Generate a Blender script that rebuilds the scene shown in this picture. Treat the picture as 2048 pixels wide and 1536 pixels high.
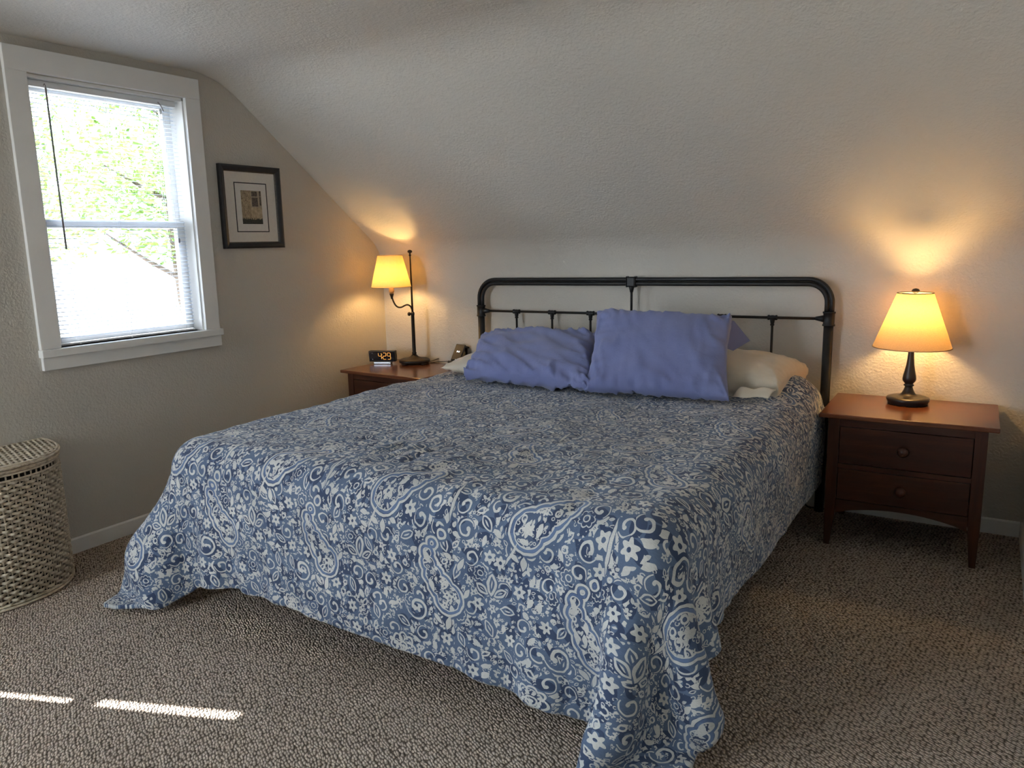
import bpy, bmesh, math, random
import numpy as np
from mathutils import Vector, Matrix, noise
from mathutils.geometry import tessellate_polygon
random.seed(7)
PI = math.pi
for o in list(bpy.data.objects):
    bpy.data.objects.remove(o)
SC = bpy.context.scene
COL = SC.collection

# ------------------------------------------------------------------ camera
cd = bpy.data.cameras.new('camera')
cam = bpy.data.objects.new('camera', cd)
COL.objects.link(cam)
ya, pi_, ro, FPX = .5545, -.1823, -.0213, 1544.1
fw = Vector((-math.sin(ya) * math.cos(pi_), math.cos(ya) * math.cos(pi_), math.sin(pi_)))
r0 = Vector((math.cos(ya), math.sin(ya), 0))
u0 = r0.cross(fw)
rr = r0 * math.cos(ro) + u0 * math.sin(ro)
uu = -r0 * math.sin(ro) + u0 * math.cos(ro)
M = Matrix((rr, uu, -fw)).transposed().to_4x4()
M.translation = Vector((3.4377, -3.9548, 1.344))
cam.matrix_world = M
cd.sensor_width = 36
cd.lens = 36 * FPX / 2048
cd.clip_start = .05
SC.camera = cam

# ------------------------------------------------------------------ exposure, world, sun, window portals
SC.view_settings.view_transform = 'Standard'
SC.view_settings.look = 'None'
SC.view_settings.gamma = 1
SC.view_settings.use_curve_mapping = False
SC.view_settings.exposure = 1.58
SKY_STRENGTH = 9.0
SUN_STRENGTH = 48.0
WINDOWS = [(-2.15, -1.405), (-4.06, -3.27), (-5.5, -4.28)]     # openings in the gable wall (y0, y1); only the first is in view, the last is added for light
WZ0, WZ1 = .93, 2.065
FRONT = (.05, .80, .45, 2.05)          # assumed glazing, added in the front wall behind the camera for more light (x0, x1, z0, z1)
W = bpy.data.worlds.new('sky')
SC.world = W
W.use_nodes = True
wn = W.node_tree
wn.nodes.clear()
wo = wn.nodes.new('ShaderNodeOutputWorld')
bg = wn.nodes.new('ShaderNodeBackground')
tc = wn.nodes.new('ShaderNodeTexCoord')
sx = wn.nodes.new('ShaderNodeSeparateXYZ')
cr = wn.nodes.new('ShaderNodeValToRGB')
mr = wn.nodes.new('ShaderNodeMapRange')
mr.inputs['From Min'].default_value = -1
wn.links.new(tc.outputs['Generated'], sx.inputs[0])
wn.links.new(sx.outputs['Z'], mr.inputs['Value'])
wn.links.new(mr.outputs[0], cr.inputs[0])
cr.color_ramp.elements[0].position = .3
cr.color_ramp.elements[0].color = (.42, .42, .38, 1)           # bright ground and pale paving outside
cr.color_ramp.elements[1].position = .62
cr.color_ramp.elements[1].color = (.80, .92, 1.0, 1)           # hazy daylight sky
e = cr.color_ramp.elements.new(.5)
e.color = (.86, .93, .98, 1)
wn.links.new(cr.outputs[0], bg.inputs['Color'])
bg.inputs['Strength'].default_value = SKY_STRENGTH
wn.links.new(bg.outputs[0], wo.inputs[0])

sd = bpy.data.lights.new('sun', 'SUN')
sd.energy = SUN_STRENGTH
sd.angle = .009
sd.color = (1, .97, .92)
so = bpy.data.objects.new('sun', sd)
COL.objects.link(so)
sun_dir = Vector((.93, .363, -1.05)).normalized()
so.rotation_euler = sun_dir.to_track_quat('-Z', 'Y').to_euler()
so.location = (-6, -6, 8)
for i, (y0, y1) in enumerate(WINDOWS):
    ld = bpy.data.lights.new('window_portal', 'AREA')
    ld.shape = 'RECTANGLE'
    ld.size = WZ1 - WZ0
    ld.size_y = y1 - y0
    ld.cycles.is_portal = True
    lo = bpy.data.objects.new('window_portal', ld)
    COL.objects.link(lo)
    lo.location = (-.17, (y0 + y1) / 2, (WZ0 + WZ1) / 2)
    lo.rotation_euler = (0, -PI / 2, 0)
ld = bpy.data.lights.new('window_portal', 'AREA')
ld.shape = 'RECTANGLE'
ld.size, ld.size_y = FRONT[1] - FRONT[0], FRONT[3] - FRONT[2]
ld.cycles.is_portal = True
lo = bpy.data.objects.new('window_portal', ld)
COL.objects.link(lo)
lo.location = ((FRONT[0] + FRONT[1]) / 2, -6.36, (FRONT[2] + FRONT[3]) / 2)
lo.rotation_euler = (PI / 2, 0, 0)

# ------------------------------------------------------------------ node helpers
class X:
    """A float socket of a node tree; arithmetic on it makes Math nodes."""
    def __init__(s, nt, k): s.nt, s.k = nt, k
    def op(s, name, b=None, c=None):
        n = s.nt.nodes.new('ShaderNodeMath'); n.operation = name
        for i, v in enumerate((s, b, c)):
            if v is None: continue
            if isinstance(v, X): s.nt.links.new(v.k, n.inputs[i])
            else: n.inputs[i].default_value = v
        return X(s.nt, n.outputs[0])
    def __add__(s, b): return s.op('ADD', b)
    def __sub__(s, b): return s.op('SUBTRACT', b)
    def __mul__(s, b): return s.op('MULTIPLY', b)
    def __truediv__(s, b): return s.op('DIVIDE', b)
    def lt(s, b): return s.op('LESS_THAN', b)
    def gt(s, b): return s.op('GREATER_THAN', b)
    def mx(s, b): return s.op('MAXIMUM', b)
    def mn(s, b): return s.op('MINIMUM', b)
    def abs(s): return s.op('ABSOLUTE')
    def sin(s): return s.op('SINE')
    def cos(s): return s.op('COSINE')
    def inv(s): return (s * -1.0) + 1.0


def newmat(name, col=(.5, .5, .5), rough=.6, metal=0, spec=None):
    m = bpy.data.materials.new(name)
    m.use_nodes = True
    b = m.node_tree.nodes['Principled BSDF']
    b.inputs['Base Color'].default_value = (*col, 1)
    b.inputs['Roughness'].default_value = rough
    b.inputs['Metallic'].default_value = metal
    if spec is not None: b.inputs['Specular IOR Level'].default_value = spec
    return m, m.node_tree, b


def coords(nt, kind='Object', scale=(1, 1, 1), rot=(0, 0, 0)):
    t = nt.nodes.new('ShaderNodeTexCoord')
    mp = nt.nodes.new('ShaderNodeMapping')
    mp.inputs['Scale'].default_value = scale
    mp.inputs['Rotation'].default_value = rot
    nt.links.new(t.outputs[kind], mp.inputs[0])
    return mp.outputs[0]


def noisetex(nt, vec, scale, detail=3, rough=.5, dist=0):
    n = nt.nodes.new('ShaderNodeTexNoise')
    n.inputs['Scale'].default_value = scale
    n.inputs['Detail'].default_value = detail
    n.inputs['Roughness'].default_value = rough
    n.inputs['Distortion'].default_value = dist
    if vec is not None: nt.links.new(vec, n.inputs['Vector'])
    return n.outputs['Fac']


def ramp(nt, fac, stops):
    r = nt.nodes.new('ShaderNodeValToRGB')
    el = r.color_ramp.elements
    while len(el) < len(stops): el.new(.5)
    for k, (p, c) in enumerate(stops):
        el[k].position = p
        el[k].color = (*c, 1) if len(c) == 3 else c
    nt.links.new(fac, r.inputs[0])
    return r.outputs[0]


def bump(nt, b, h, strength=.3, dist=.01):
    n = nt.nodes.new('ShaderNodeBump')
    n.inputs['Strength'].default_value = strength
    n.inputs['Distance'].default_value = dist
    nt.links.new(h, n.inputs['Height'])
    nt.links.new(n.outputs[0], b.inputs['Normal'])
    return n


def mixcol(nt, fac, a, b):
    n = nt.nodes.new('ShaderNodeMix')
    n.data_type = 'RGBA'
    if isinstance(fac, (int, float)): n.inputs[0].default_value = fac
    else: nt.links.new(fac, n.inputs[0])
    for i, v in ((6, a), (7, b)):
        if isinstance(v, tuple): n.inputs[i].default_value = (*v, 1)
        else: nt.links.new(v, n.inputs[i])
    return n.outputs[2]


def noisy(name, c1, c2, scale, rough=.6, bs=.2, bd=.003, bscale=None, metal=0, vs=(1, 1, 1), spec=None):
    m, nt, b = newmat(name, c1, rough, metal, spec)
    v = coords(nt, 'Object', vs)
    f = noisetex(nt, v, scale, 4)
    nt.links.new(ramp(nt, f, [(.3, c1), (.7, c2)]), b.inputs['Base Color'])
    bump(nt, b, noisetex(nt, v, bscale or scale * 3, 3), bs, bd)
    return m


MAT = {}
# painted plaster with an orange-peel texture
def plaster(name, col):
    m, nt, b = newmat(name, col, .62, 0, .35)
    v = coords(nt, 'Object')
    f = noisetex(nt, v, 1.3, 2)
    nt.links.new(ramp(nt, f, [(.3, tuple(c * .97 for c in col)), (.7, tuple(min(1, c * 1.02) for c in col))]), b.inputs['Base Color'])
    a = X(nt, noisetex(nt, v, 95, 2.5, .5))
    c = X(nt, noisetex(nt, v, 38, 2, .5))
    h = a * .6 + c * .5
    bump(nt, b, h.k, .75, .0055)
    return m
MAT['wall'] = plaster('greige_wall_paint', (.56, .53, .475))
MAT['trim'] = noisy('white_trim_paint', (.78, .78, .76), (.82, .82, .80), 6, .38, .06, .002, 60)
MAT['black_metal'] = noisy('black_metal', (.010, .010, .011), (.016, .016, .017), 20, .40, .05, .001, 90, 0, spec=.35)
MAT['bronze'] = noisy('dark_bronze', (.016, .012, .009), (.036, .025, .016), 18, .45, .1, .001, 120, .2, spec=.35)
MAT['brass_cup'] = noisy('aged_socket_sleeve', (.34, .2, .08), (.42, .27, .12), 20, .5, .05)
MAT['black_wood'] = noisy('ebonised_wood', (.012, .011, .011), (.022, .019, .018), 9, .33, .08, .001, 60, vs=(1, 1, .2))
MAT['black_plastic'] = noisy('black_plastic', (.012, .012, .013), (.018, .018, .019), 40, .4, .03)
MAT['glossy_black'] = noisy('glossy_black_panel', (.010, .009, .011), (.014, .012, .014), 30, .12, .0)
MAT['silver'] = noisy('silver_plastic', (.55, .57, .62), (.6, .62, .66), 30, .3, .02, metal=.5)
MAT['cord'] = noisy('black_cord', (.012, .012, .012), (.02, .02, .02), 50, .5, .05)
MAT['white_plastic'] = noisy('white_blind_plastic', (.80, .82, .84), (.84, .86, .88), 10, .4, .02)
MAT['grey_plastic'] = noisy('wand_plastic', (.20, .18, .19), (.3, .27, .28), 60, .3, .1, vs=(1, 1, .3))
MAT['mattress'] = noisy('white_mattress_ticking', (.55, .55, .53), (.62, .62, .6), 40, .9, .2)
MAT['mat_board'] = noisy('cream_mat_board', (.66, .63, .57), (.70, .67, .61), 80, .8, .08, .001)
MAT['paper'] = noisy('white_print_paper', (.68, .66, .62), (.72, .70, .66), 60, .85, .05)
MAT['line_black'] = noisy('black_inner_mat', (.010, .010, .010), (.02, .018, .016), 60, .7, .05)
MAT['frame'] = noisy('black_frame_lacquer', (.008, .009, .011), (.016, .016, .018), 30, .28, .1, .001, 60)
MAT['frame_bead'] = noisy('worn_gilt_bead', (.03, .024, .018), (.22, .17, .11), 260, .5, .4, .002, 400)
MAT['leaf'] = noisy('outdoor_leaf', (.10, .20, .035), (.28, .40, .09), 2, .6, .1)
MAT['bark'] = noisy('tree_bark', (.06, .045, .035), (.14, .11, .09), 9, .9, .6)
MAT['lawn'] = noisy('pale_gravel_yard', (.30, .29, .27), (.42, .41, .38), 1.2, .9, .4)


def emissive(name, col, s):
    m, nt, b = newmat(name, (.1, .1, .1), .5)
    b.inputs['Emission Color'].default_value = (*col, 1)
    b.inputs['Emission Strength'].default_value = s
    f = noisetex(nt, coords(nt), 30)
    nt.links.new(ramp(nt, f, [(0, (.1, .1, .1)), (1, (.12, .12, .12))]), b.inputs['Base Color'])
    return m
MAT['amber'] = emissive('amber_digit_glow', (1, .42, .07), .75)
MAT['white_led'] = emissive('white_indicator_glow', (1, 1, 1), 1.5)
MAT['bulb'] = emissive('warm_bulb_glow', (1, .62, .23), 78)


def wood(name, c1, c2, c3, axis, rough=.28):
    m, nt, b = newmat(name, c1, rough, 0, .5)
    sc = {'x': (1.3, 16, 16), 'z': (16, 16, 1.3), 'y': (16, 1.3, 16)}[axis]
    v = coords(nt, 'Object', sc)
    f = noisetex(nt, v, 1.4, 6, .55, .5)
    g = noisetex(nt, v, 9, 4, .6)
    mixed = X(nt, f) * .75 + X(nt, g) * .25
    nt.links.new(ramp(nt, mixed.k, [(.32, c1), (.5, c2), (.68, c3)]), b.inputs['Base Color'])
    bump(nt, b, g, .06, .001)
    return m
WC_SHADED = ((.027, .0068, .0034), (.050, .0128, .0055), (.082, .025, .0105))  # cherry darkened so the fronts carry their shade in the colour
MAT['shaded_wood_x'] = wood('shaded_cherry_along', *WC_SHADED, 'x')
MAT['shaded_wood_z'] = wood('shaded_cherry_upright', *WC_SHADED, 'z')
MAT['wood_top'] = wood('cherry_wood_top', (.075, .020, .009), (.125, .038, .016), (.185, .064, .028), 'x', .2)  # lighter than the body wood, which has shade painted in


def fabric(name, c1, c2, ns=260, bs=.15, trans=0, rough=.85):
    m, nt, b = newmat(name, c1, rough, 0, .25)
    v = coords(nt, 'Object')
    f = noisetex(nt, v, 7, 4)
    nt.links.new(ramp(nt, f, [(.3, c1), (.7, c2)]), b.inputs['Base Color'])
    w = noisetex(nt, v, ns, 2)
    g = noisetex(nt, v, 26, 4, .6, 1.2)
    h = X(nt, w) * .12 + X(nt, g) * .6
    bump(nt, b, h.k, bs, .01)
    b.inputs['Sheen Weight'].default_value = .25
    return m
MAT['periwinkle'] = fabric('periwinkle_cotton', (.170, .195, .385), (.198, .226, .425), bs=.3)
MAT['cream'] = fabric('cream_cotton', (.62, .55, .44), (.67, .60, .49), bs=.22)


def shade_mat(name, col, tcol, weave=0):
    m = bpy.data.materials.new(name)
    m.use_nodes = True
    nt = m.node_tree
    nt.nodes.clear()
    out = nt.nodes.new('ShaderNodeOutputMaterial')
    d = nt.nodes.new('ShaderNodeBsdfDiffuse')
    t = nt.nodes.new('ShaderNodeBsdfTranslucent')
    mix = nt.nodes.new('ShaderNodeMixShader')
    mix.inputs[0].default_value = .5
    v = coords(nt, 'Object')
    if weave:
        w = nt.nodes.new('ShaderNodeTexNoise')
        mp = nt.nodes.new('ShaderNodeMapping')
        mp.inputs['Scale'].default_value = (300, 300, 900)
        nt.links.new(v, mp.inputs[0]); nt.links.new(mp.outputs[0], w.inputs['Vector'])
        w.inputs['Scale'].default_value = 1
        f = w.outputs['Fac']
    else:
        f = noisetex(nt, v, 60, 3)
    k = weave or .06
    nt.links.new(ramp(nt, f, [(.35, tuple(c * (1 - k) for c in col)), (.65, col)]), d.inputs['Color'])
    nt.links.new(ramp(nt, f, [(.35, tuple(c * (1 - k) for c in tcol)), (.65, tcol)]), t.inputs['Color'])
    nt.links.new(d.outputs[0], mix.inputs[1]); nt.links.new(t.outputs[0], mix.inputs[2])
    nt.links.new(mix.outputs[0], out.inputs[0])
    return m, mix
MAT['shade_smooth'], _ = shade_mat('parchment_shade', (.8, .62, .42), (.30, .20, .06))
MAT['shade_linen'], _ = shade_mat('linen_shade', (.78, .62, .44), (.34, .22, .085), .22)
MAT['slat'], _mx = shade_mat('translucent_blind_slat', (.68, .74, .84), (.45, .52, .62))
_mx.inputs[0].default_value = .22
MAT['slat_edge'] = MAT['slat']


def glass(name='window_glass', tint=1.0):
    m = bpy.data.materials.new(name)
    m.use_nodes = True
    nt = m.node_tree
    nt.nodes.clear()
    out = nt.nodes.new('ShaderNodeOutputMaterial')
    t = nt.nodes.new('ShaderNodeBsdfTransparent')
    t.inputs['Color'].default_value = (tint, tint * 1.01, tint * 1.03, 1)
    g = nt.nodes.new('ShaderNodeBsdfGlossy')
    g.inputs['Roughness'].default_value = .02
    mix = nt.nodes.new('ShaderNodeMixShader')
    f = nt.nodes.new('ShaderNodeFresnel')
    f.inputs['IOR'].default_value = 1.3
    nt.links.new(f.outputs[0], mix.inputs[0])
    nt.links.new(t.outputs[0], mix.inputs[1]); nt.links.new(g.outputs[0], mix.inputs[2])
    nt.links.new(mix.outputs[0], out.inputs[0])
    return m
MAT['glass'] = glass()
MAT['dimmed_glass'] = glass('sky_dimming_glass', .55)      # tint added to dim the bright outdoors behind the slats


def carpet():
    m, nt, b = newmat('berber_carpet', (.3, .25, .22), .95, 0, .1)
    v = coords(nt, 'Object', (1, 1, 1), (0, 0, .12))
    # wobble the rows a little, then lay staggered loops on them
    nz = nt.nodes.new('ShaderNodeTexNoise'); nz.inputs['Scale'].default_value = 48; nz.inputs['Detail'].default_value = 1
    nt.links.new(v, nz.inputs['Vector'])
    ad = nt.nodes.new('ShaderNodeVectorMath'); ad.operation = 'MULTIPLY_ADD'
    ad.inputs[1].default_value = (.008, .008, 0)
    nt.links.new(nz.outputs['Color'], ad.inputs[0]); nt.links.new(v, ad.inputs[2])
    sp = nt.nodes.new('ShaderNodeSeparateXYZ'); nt.links.new(ad.outputs[0], sp.inputs[0])
    x, y = X(nt, sp.outputs[0]), X(nt, sp.outputs[1])
    cell = nt.nodes.new('ShaderNodeCombineXYZ')
    nt.links.new((x / .0125).k, cell.inputs[0]); nt.links.new((y / .0092 + (x / .0125) * .5).k, cell.inputs[1])
    vo = nt.nodes.new('ShaderNodeTexVoronoi'); vo.voronoi_dimensions = '2D'
    vo.inputs['Scale'].default_value = 1; vo.inputs['Randomness'].default_value = .62
    nt.links.new(cell.outputs[0], vo.inputs['Vector'])
    dd = X(nt, vo.outputs['Distance'])
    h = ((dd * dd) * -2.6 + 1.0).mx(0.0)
    sep = nt.nodes.new('ShaderNodeSeparateColor'); nt.links.new(vo.outputs['Color'], sep.inputs[0])
    rnd = X(nt, sep.outputs[0])
    fib = X(nt, noisetex(nt, v, 420, 2))
    big = X(nt, noisetex(nt, v, 2.2, 3))
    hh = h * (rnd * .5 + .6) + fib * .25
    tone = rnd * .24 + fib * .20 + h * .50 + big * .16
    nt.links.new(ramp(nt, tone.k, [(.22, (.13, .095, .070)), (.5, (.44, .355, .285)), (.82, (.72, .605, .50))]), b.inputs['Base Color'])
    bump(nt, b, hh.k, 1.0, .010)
    return m
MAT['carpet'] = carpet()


def wicker():
    m, nt, b = newmat('whitewashed_wicker', (.4, .35, .27), .6, 0, .35)
    v = coords(nt, 'Object')
    f = noisetex(nt, v, 45, 4, .6)
    nt.links.new(ramp(nt, f, [(.28, (.34, .27, .19)), (.5, (.54, .46, .35)), (.72, (.68, .60, .47))]), b.inputs['Base Color'])
    bump(nt, b, noisetex(nt, v, 300, 2), .2, .002)
    return m
MAT['wicker'] = wicker()
MAT['hamper_shade'] = noisy('hamper_inside_shade', (.02, .016, .012), (.035, .028, .02), 40, .9, .1)  # shade inside the hamper, put into a dark colour


def print_mat():
    """The small print: pale wall with a window, climbing stems and a dark bed of plants (object Y across, Z up; 0..1)."""
    m, nt, b = newmat('vine_wall_print', (.5, .4, .25), .7)
    t = nt.nodes.new('ShaderNodeTexCoord')
    sp = nt.nodes.new('ShaderNodeSeparateXYZ'); nt.links.new(t.outputs['UV'], sp.inputs[0])
    u, v = X(nt, sp.outputs[0]), X(nt, sp.outputs[1])
    n1 = noisetex(nt, t.outputs['UV'], 7, 5, .6)
    base = ramp(nt, n1, [(.3, (.30, .23, .14)), (.6, (.50, .40, .26)), (.8, (.60, .52, .38))])
    def rect(a, c, d, e2): return u.gt(a).mn(u.lt(c)).mn(v.gt(d)).mn(v.lt(e2))
    frame = rect(.47, 1.0, .50, 1.0)
    pane = rect(.52, .82, .53, .80).mx(rect(.52, .80, .83, .98)).mx(rect(.90, .98, .84, 1.0)).mx(rect(.90, .98, .56, .82))
    c = mixcol(nt, (frame * .75).k, base, (.34, .30, .23))
    n2 = noisetex(nt, t.outputs['UV'], 14, 3)
    c = mixcol(nt, pane.k, c, ramp(nt, n2, [(.3, (.04, .035, .03)), (.7, (.17, .14, .11))]))
    mpn = nt.nodes.new('ShaderNodeMapping'); mpn.inputs['Scale'].default_value = (9, 3, 1)
    nt.links.new(t.outputs['UV'], mpn.inputs[0])
    st = X(nt, noisetex(nt, mpn.outputs[0], 1.6, 5, .7, 1.5))
    stems = ((st - .5).abs()).lt(.022).mn(u.lt(.46))
    lv = X(nt, noisetex(nt, t.outputs['UV'], 26, 3, .6)).gt(.60).mn(u.lt(.42)).mn(v.gt(.6))
    c = mixcol(nt, (stems.mx(lv) * .8).k, c, (.07, .045, .03))
    nb = X(nt, noisetex(nt, t.outputs['UV'], 18, 5, .7))
    bed = (v - nb * .26).lt(.03)
    c = mixcol(nt, bed.k, c, ramp(nt, nb.k, [(.3, (.012, .013, .011)), (.8, (.07, .07, .055))]))
    nt.links.new(c, b.inputs['Base Color'])
    return m
MAT['print'] = print_mat()


def comforter_mat():
    m, nt, b = newmat('paisley_comforter', (.2, .25, .4), .85, 0, .2)
    b.inputs['Sheen Weight'].default_value = .15
    PU, PV = .48, .62
    uvn = nt.nodes.new('ShaderNodeUVMap'); uvn.uv_map = 'UVMap'
    nzz = nt.nodes.new('ShaderNodeTexNoise'); nzz.inputs['Scale'].default_value = 55; nzz.inputs['Detail'].default_value = 0
    nzz.noise_dimensions = '2D'; 
    nt.links.new(uvn.outputs[0], nzz.inputs['Vector'])
    wob = nt.nodes.new('ShaderNodeVectorMath'); wob.operation = 'MULTIPLY_ADD'
    wob.inputs[1].default_value = (.004, .004, 0)
    nt.links.new(nzz.outputs['Color'], wob.inputs[0]); nt.links.new(uvn.outputs[0], wob.inputs[2])
    UV = wob.outputs[0]

    def vec(op, a, bb, c=None):
        n = nt.nodes.new('ShaderNodeVectorMath'); n.operation = op
        for i, q in enumerate((a, bb, c)):
            if q is None: continue
            if isinstance(q, tuple): n.inputs[i].default_value = q
            else: nt.links.new(q, n.inputs[i])
        return n
    def local(cu, cv, ang=0):
        s = vec('SUBTRACT', UV, (cu, cv, 0))
        return vec('WRAP', s.outputs[0], (PU / 2, PV / 2, 1), (-PU / 2, -PV / 2, -1)).outputs[0]
    def xy(w, ang=0):
        c_, s_ = math.cos(math.radians(ang)), math.sin(math.radians(ang))
        return (X(nt, vec('DOT_PRODUCT', w, (c_, s_, 0)).outputs['Value']), X(nt, vec('DOT_PRODUCT', w, (-s_, c_, 0)).outputs['Value']))
    def length(w):
        return X(nt, vec('LENGTH', w, None).outputs['Value'])
    CODE = {'white': 1.0, 'dark': .7, 'light': .55, 'halo': .35}
    acc = [None]
    def put(k, v):
        v = v * CODE[k] if CODE[k] != 1 else v
        acc[0] = v if acc[0] is None else acc[0].mx(v)

    def leaf(cu, cv, ang, l, wd, outline=False):
        x, y = xy(local(cu, cv), ang)
        q = x.abs() / wd + (y / l) * (y / l)
        if outline: put('white', q.lt(1).mn(q.gt(.5)).mx(q.lt(.14)))
        else: put('white', q.lt(1))
        put('halo', q.lt(1.35))
    def flower(cu, cv, r, n, hole=.25, ang=0, amp=.22):
        w = local(cu, cv)
        x, y = xy(w, ang)
        d = length(w) / r
        th = y.op('ARCTAN2', x)
        edge = (th * float(n)).cos() * amp + (1 - amp)
        put('white', d.lt(edge).mn(d.gt(hole)))
        put('halo', d.lt(1.25))
    def ring(cu, cv, r, wd):
        d = length(local(cu, cv))
        put('white', ((d - r).abs()).lt(wd)); put('halo', d.lt(r + wd + .004))
    def dot(cu, cv, r):
        put('white', length(local(cu, cv)).lt(r))
    def scroll(cu, cv, R, ang, wd, flip=1):
        w = local(cu, cv)
        x, y = xy(w, ang)
        if flip < 0: y = y * -1.0
        d = length(w)
        s = (y.op('ARCTAN2', x) + PI) / (2 * PI)
        rs = (s * -.60 + 1.0) * R
        put('white', (d - rs).abs().lt(s * wd * .75 + wd * .35))
        put('white', length(vec('SUBTRACT', w, (-R * .30 * math.cos(math.radians(ang)), -R * .30 * math.sin(math.radians(ang)), 0)).outputs[0]).lt(R * .17))
        put('halo', (d - rs).abs().lt(wd + .006))
    def paisley(cu, cv, pts, scallop=.0):
        w = local(cu, cv)
        d = None
        for (a, c, r) in pts:
            q = length(vec('SUBTRACT', w, (a, c, 0)).outputs[0]) - r
            d = q if d is None else d.mn(q)
        put('halo', d.lt(.010))
        put('white', (d - .0005).abs().lt(.0034))
        put('white', (d + .013).abs().lt(.0016))
        put('dark', d.lt(-.0145))
        put('light', d.lt(-.004).mn(d.gt(-.012)))
    # --- the two large teardrops, rosettes, scrolls and sprays of one repeat
    def drop(sg, L, bulb, lean, n=8):
        out = []
        for i in range(n):
            t = i / (n - 1)
            x = sg * (lean * t + .055 * math.sin(t * 3.0) - .085 * max(0, t - .62) * 1.6)
            out.append((x, L * t, bulb * (1 - t) ** .85 * (1 - .15 * t) + .004))
        return out
    paisley(.20, .22, drop(-1, .215, .048, .035))
    for (du, dv, r, n) in ((.0, .0, .016, 5), (-.018, .045, .014, 5), (-.03, .095, .009, 4)):
        flower(.20 + du, .22 + dv, r, n, .28, 20 * r * 100)
    paisley(.44, .47, drop(1, .185, .052, .07))
    for (du, dv, r, n) in ((.0, .0, .019, 5), (.03, .05, .012, 5)):
        flower(.44 + du, .47 + dv, r, n, .28, 40)
    # rosette
    w = local(.03, .02); x, y = xy(w); d = length(w); th = y.op('ARCTAN2', x)
    e1 = ((th * 4.0).cos().abs()) * .009 + .036
    put('white', (d - e1).abs().lt(.0035)); put('halo', d.lt(.052)); put('dark', d.lt(.036))
    put('white', ((th * 9.0).cos()).gt(.35).mn((d - .0245).abs().lt(.005)))
    put('white', (d - .013).abs().lt(.0028)); put('white', d.lt(.005))
    # scrolls and a leafy spray above each drop
    for a in ((.345, .545, .036, 200, .0050, 1), (.09, .165, .040, 20, .0055, 1), (.135, .475, .026, 160, .0045, -1)):
        scroll(*a)
    for (cu, cv, ang, l, wd) in ((.185, .50, 8, .06, .005), (.40, .40, -25, .04, .004)):
        leaf(cu, cv, ang, l, wd)
    for k, (l, wd) in enumerate(((.034, .017), (.024, .012), (.024, .012))):
        a = (0, 62, -62)[k]
        leaf(.345 - math.sin(math.radians(a)) * .035, .265 + math.cos(math.radians(a)) * .035, a, l, wd, True)
    for (cu, cv, a, l, wd) in ((.142, .25, 20, .020, .008), (.125, .33, 28, .022, .008), (.262, .25, -30, .020, .008), (.24, .33, -22, .022, .008),
                               (.20, .145, -14, .024, .009), (.165, .15, 50, .020, .008), (.44, .385, 0, .022, .010), (.41, .395, 60, .018, .008)):
        leaf(cu, cv, a, l, wd)

    # --- scattered small leaves, rings, blossoms and dots between them
    def filler(scale, seed, grow=1.0, big=False):
        o = vec('ADD', UV, (seed, seed * 1.7, 0)).outputs[0]
        v = nt.nodes.new('ShaderNodeTexVoronoi'); v.voronoi_dimensions = '2D'
        v.inputs['Scale'].default_value = scale; v.inputs['Randomness'].default_value = .8
        nt.links.new(o, v.inputs['Vector'])
        sc_ = nt.nodes.new('ShaderNodeSeparateColor'); nt.links.new(v.outputs['Color'], sc_.inputs[0])
        R, G, B = (X(nt, sc_.outputs[i]) for i in range(3))
        dl = vec('SUBTRACT', o, v.outputs['Position']).outputs[0]
        r = nt.nodes.new('ShaderNodeVectorRotate'); r.rotation_type = 'Z_AXIS'
        nt.links.new(dl, r.inputs['Vector']); nt.links.new((R * 6.28).k, r.inputs['Angle'])
        x, y = xy(r.outputs[0])
        k = scale / grow
        x, y = x * k, y * k
        d = (x * x + y * y).op('SQRT')
        th = y.op('ARCTAN2', x)
        if big == 'dark':
            return (x.abs() / .24 + y * y / .26).lt(1).mn(G.lt(.55)).mx(((d - .22).abs().lt(.09)).mn(G.gt(.8)))
        if big:
            sp_ = (th + PI) / (2 * PI)
            scr = (d - (sp_ * -.62 + 1.0) * .36).abs().lt(sp_ * .042 + .018).mx(length(vec('SUBTRACT', r.outputs[0], (-.36 * .30 / k, 0, 0)).outputs[0]).lt(.075 / k))
            fl6 = d.lt((th * 6.0).cos() * .06 + .24).mn(d.gt(.07))
            q = x.abs() / .17 + y * y / .13
            ol = q.lt(1.1).mn(q.gt(.70)).mx(q.lt(.2))
            ros = (d - ((th * 4.0).cos().abs() * .07 + .25)).abs().lt(.022).mx((d - .12).abs().lt(.024))
            s1 = G.lt(.42); s2 = G.gt(.42).mn(G.lt(.66)); s3 = G.gt(.66).mn(G.lt(.86)); s4 = G.gt(.86)
            return scr.mn(s1).mx(fl6.mn(s2)).mx(ol.mn(s3)).mx(ros.mn(s4)), d
        lf = x.abs() / .24 + y * y / .26
        leaf_ = lf.lt(1)
        oleaf = lf.lt(1.15).mn(lf.gt(.5))
        fl = d.lt((th * 5.0).cos() * .10 + .32).mn(d.gt(.10))
        rg = (d - .22).abs().lt(.07)
        dt = d.lt(.17)
        arc = (d - .27).abs().lt(.065).mn(th.gt(-1.2)).mx(length(vec('SUBTRACT', r.outputs[0], (-.25 / k, 0, 0)).outputs[0]).lt(.11 / k))
        s1 = G.lt(.34); s2 = G.gt(.34).mn(G.lt(.50)); s3 = G.gt(.50).mn(G.lt(.66)); s4 = G.gt(.66).mn(G.lt(.78)); s5 = G.gt(.78).mn(G.lt(.9)); s6 = G.gt(.9)
        return (leaf_.mn(s1)).mx(oleaf.mn(s2)).mx(fl.mn(s3)).mx(rg.mn(s4)).mx(arc.mn(s5)).mx(dt.mn(s6))
    fb, db = filler(14.5, 21.3, 1.0, True)
    put('white', fb.mn(acc[0].lt(.2)))
    put('halo', db.lt(.40))
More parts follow.
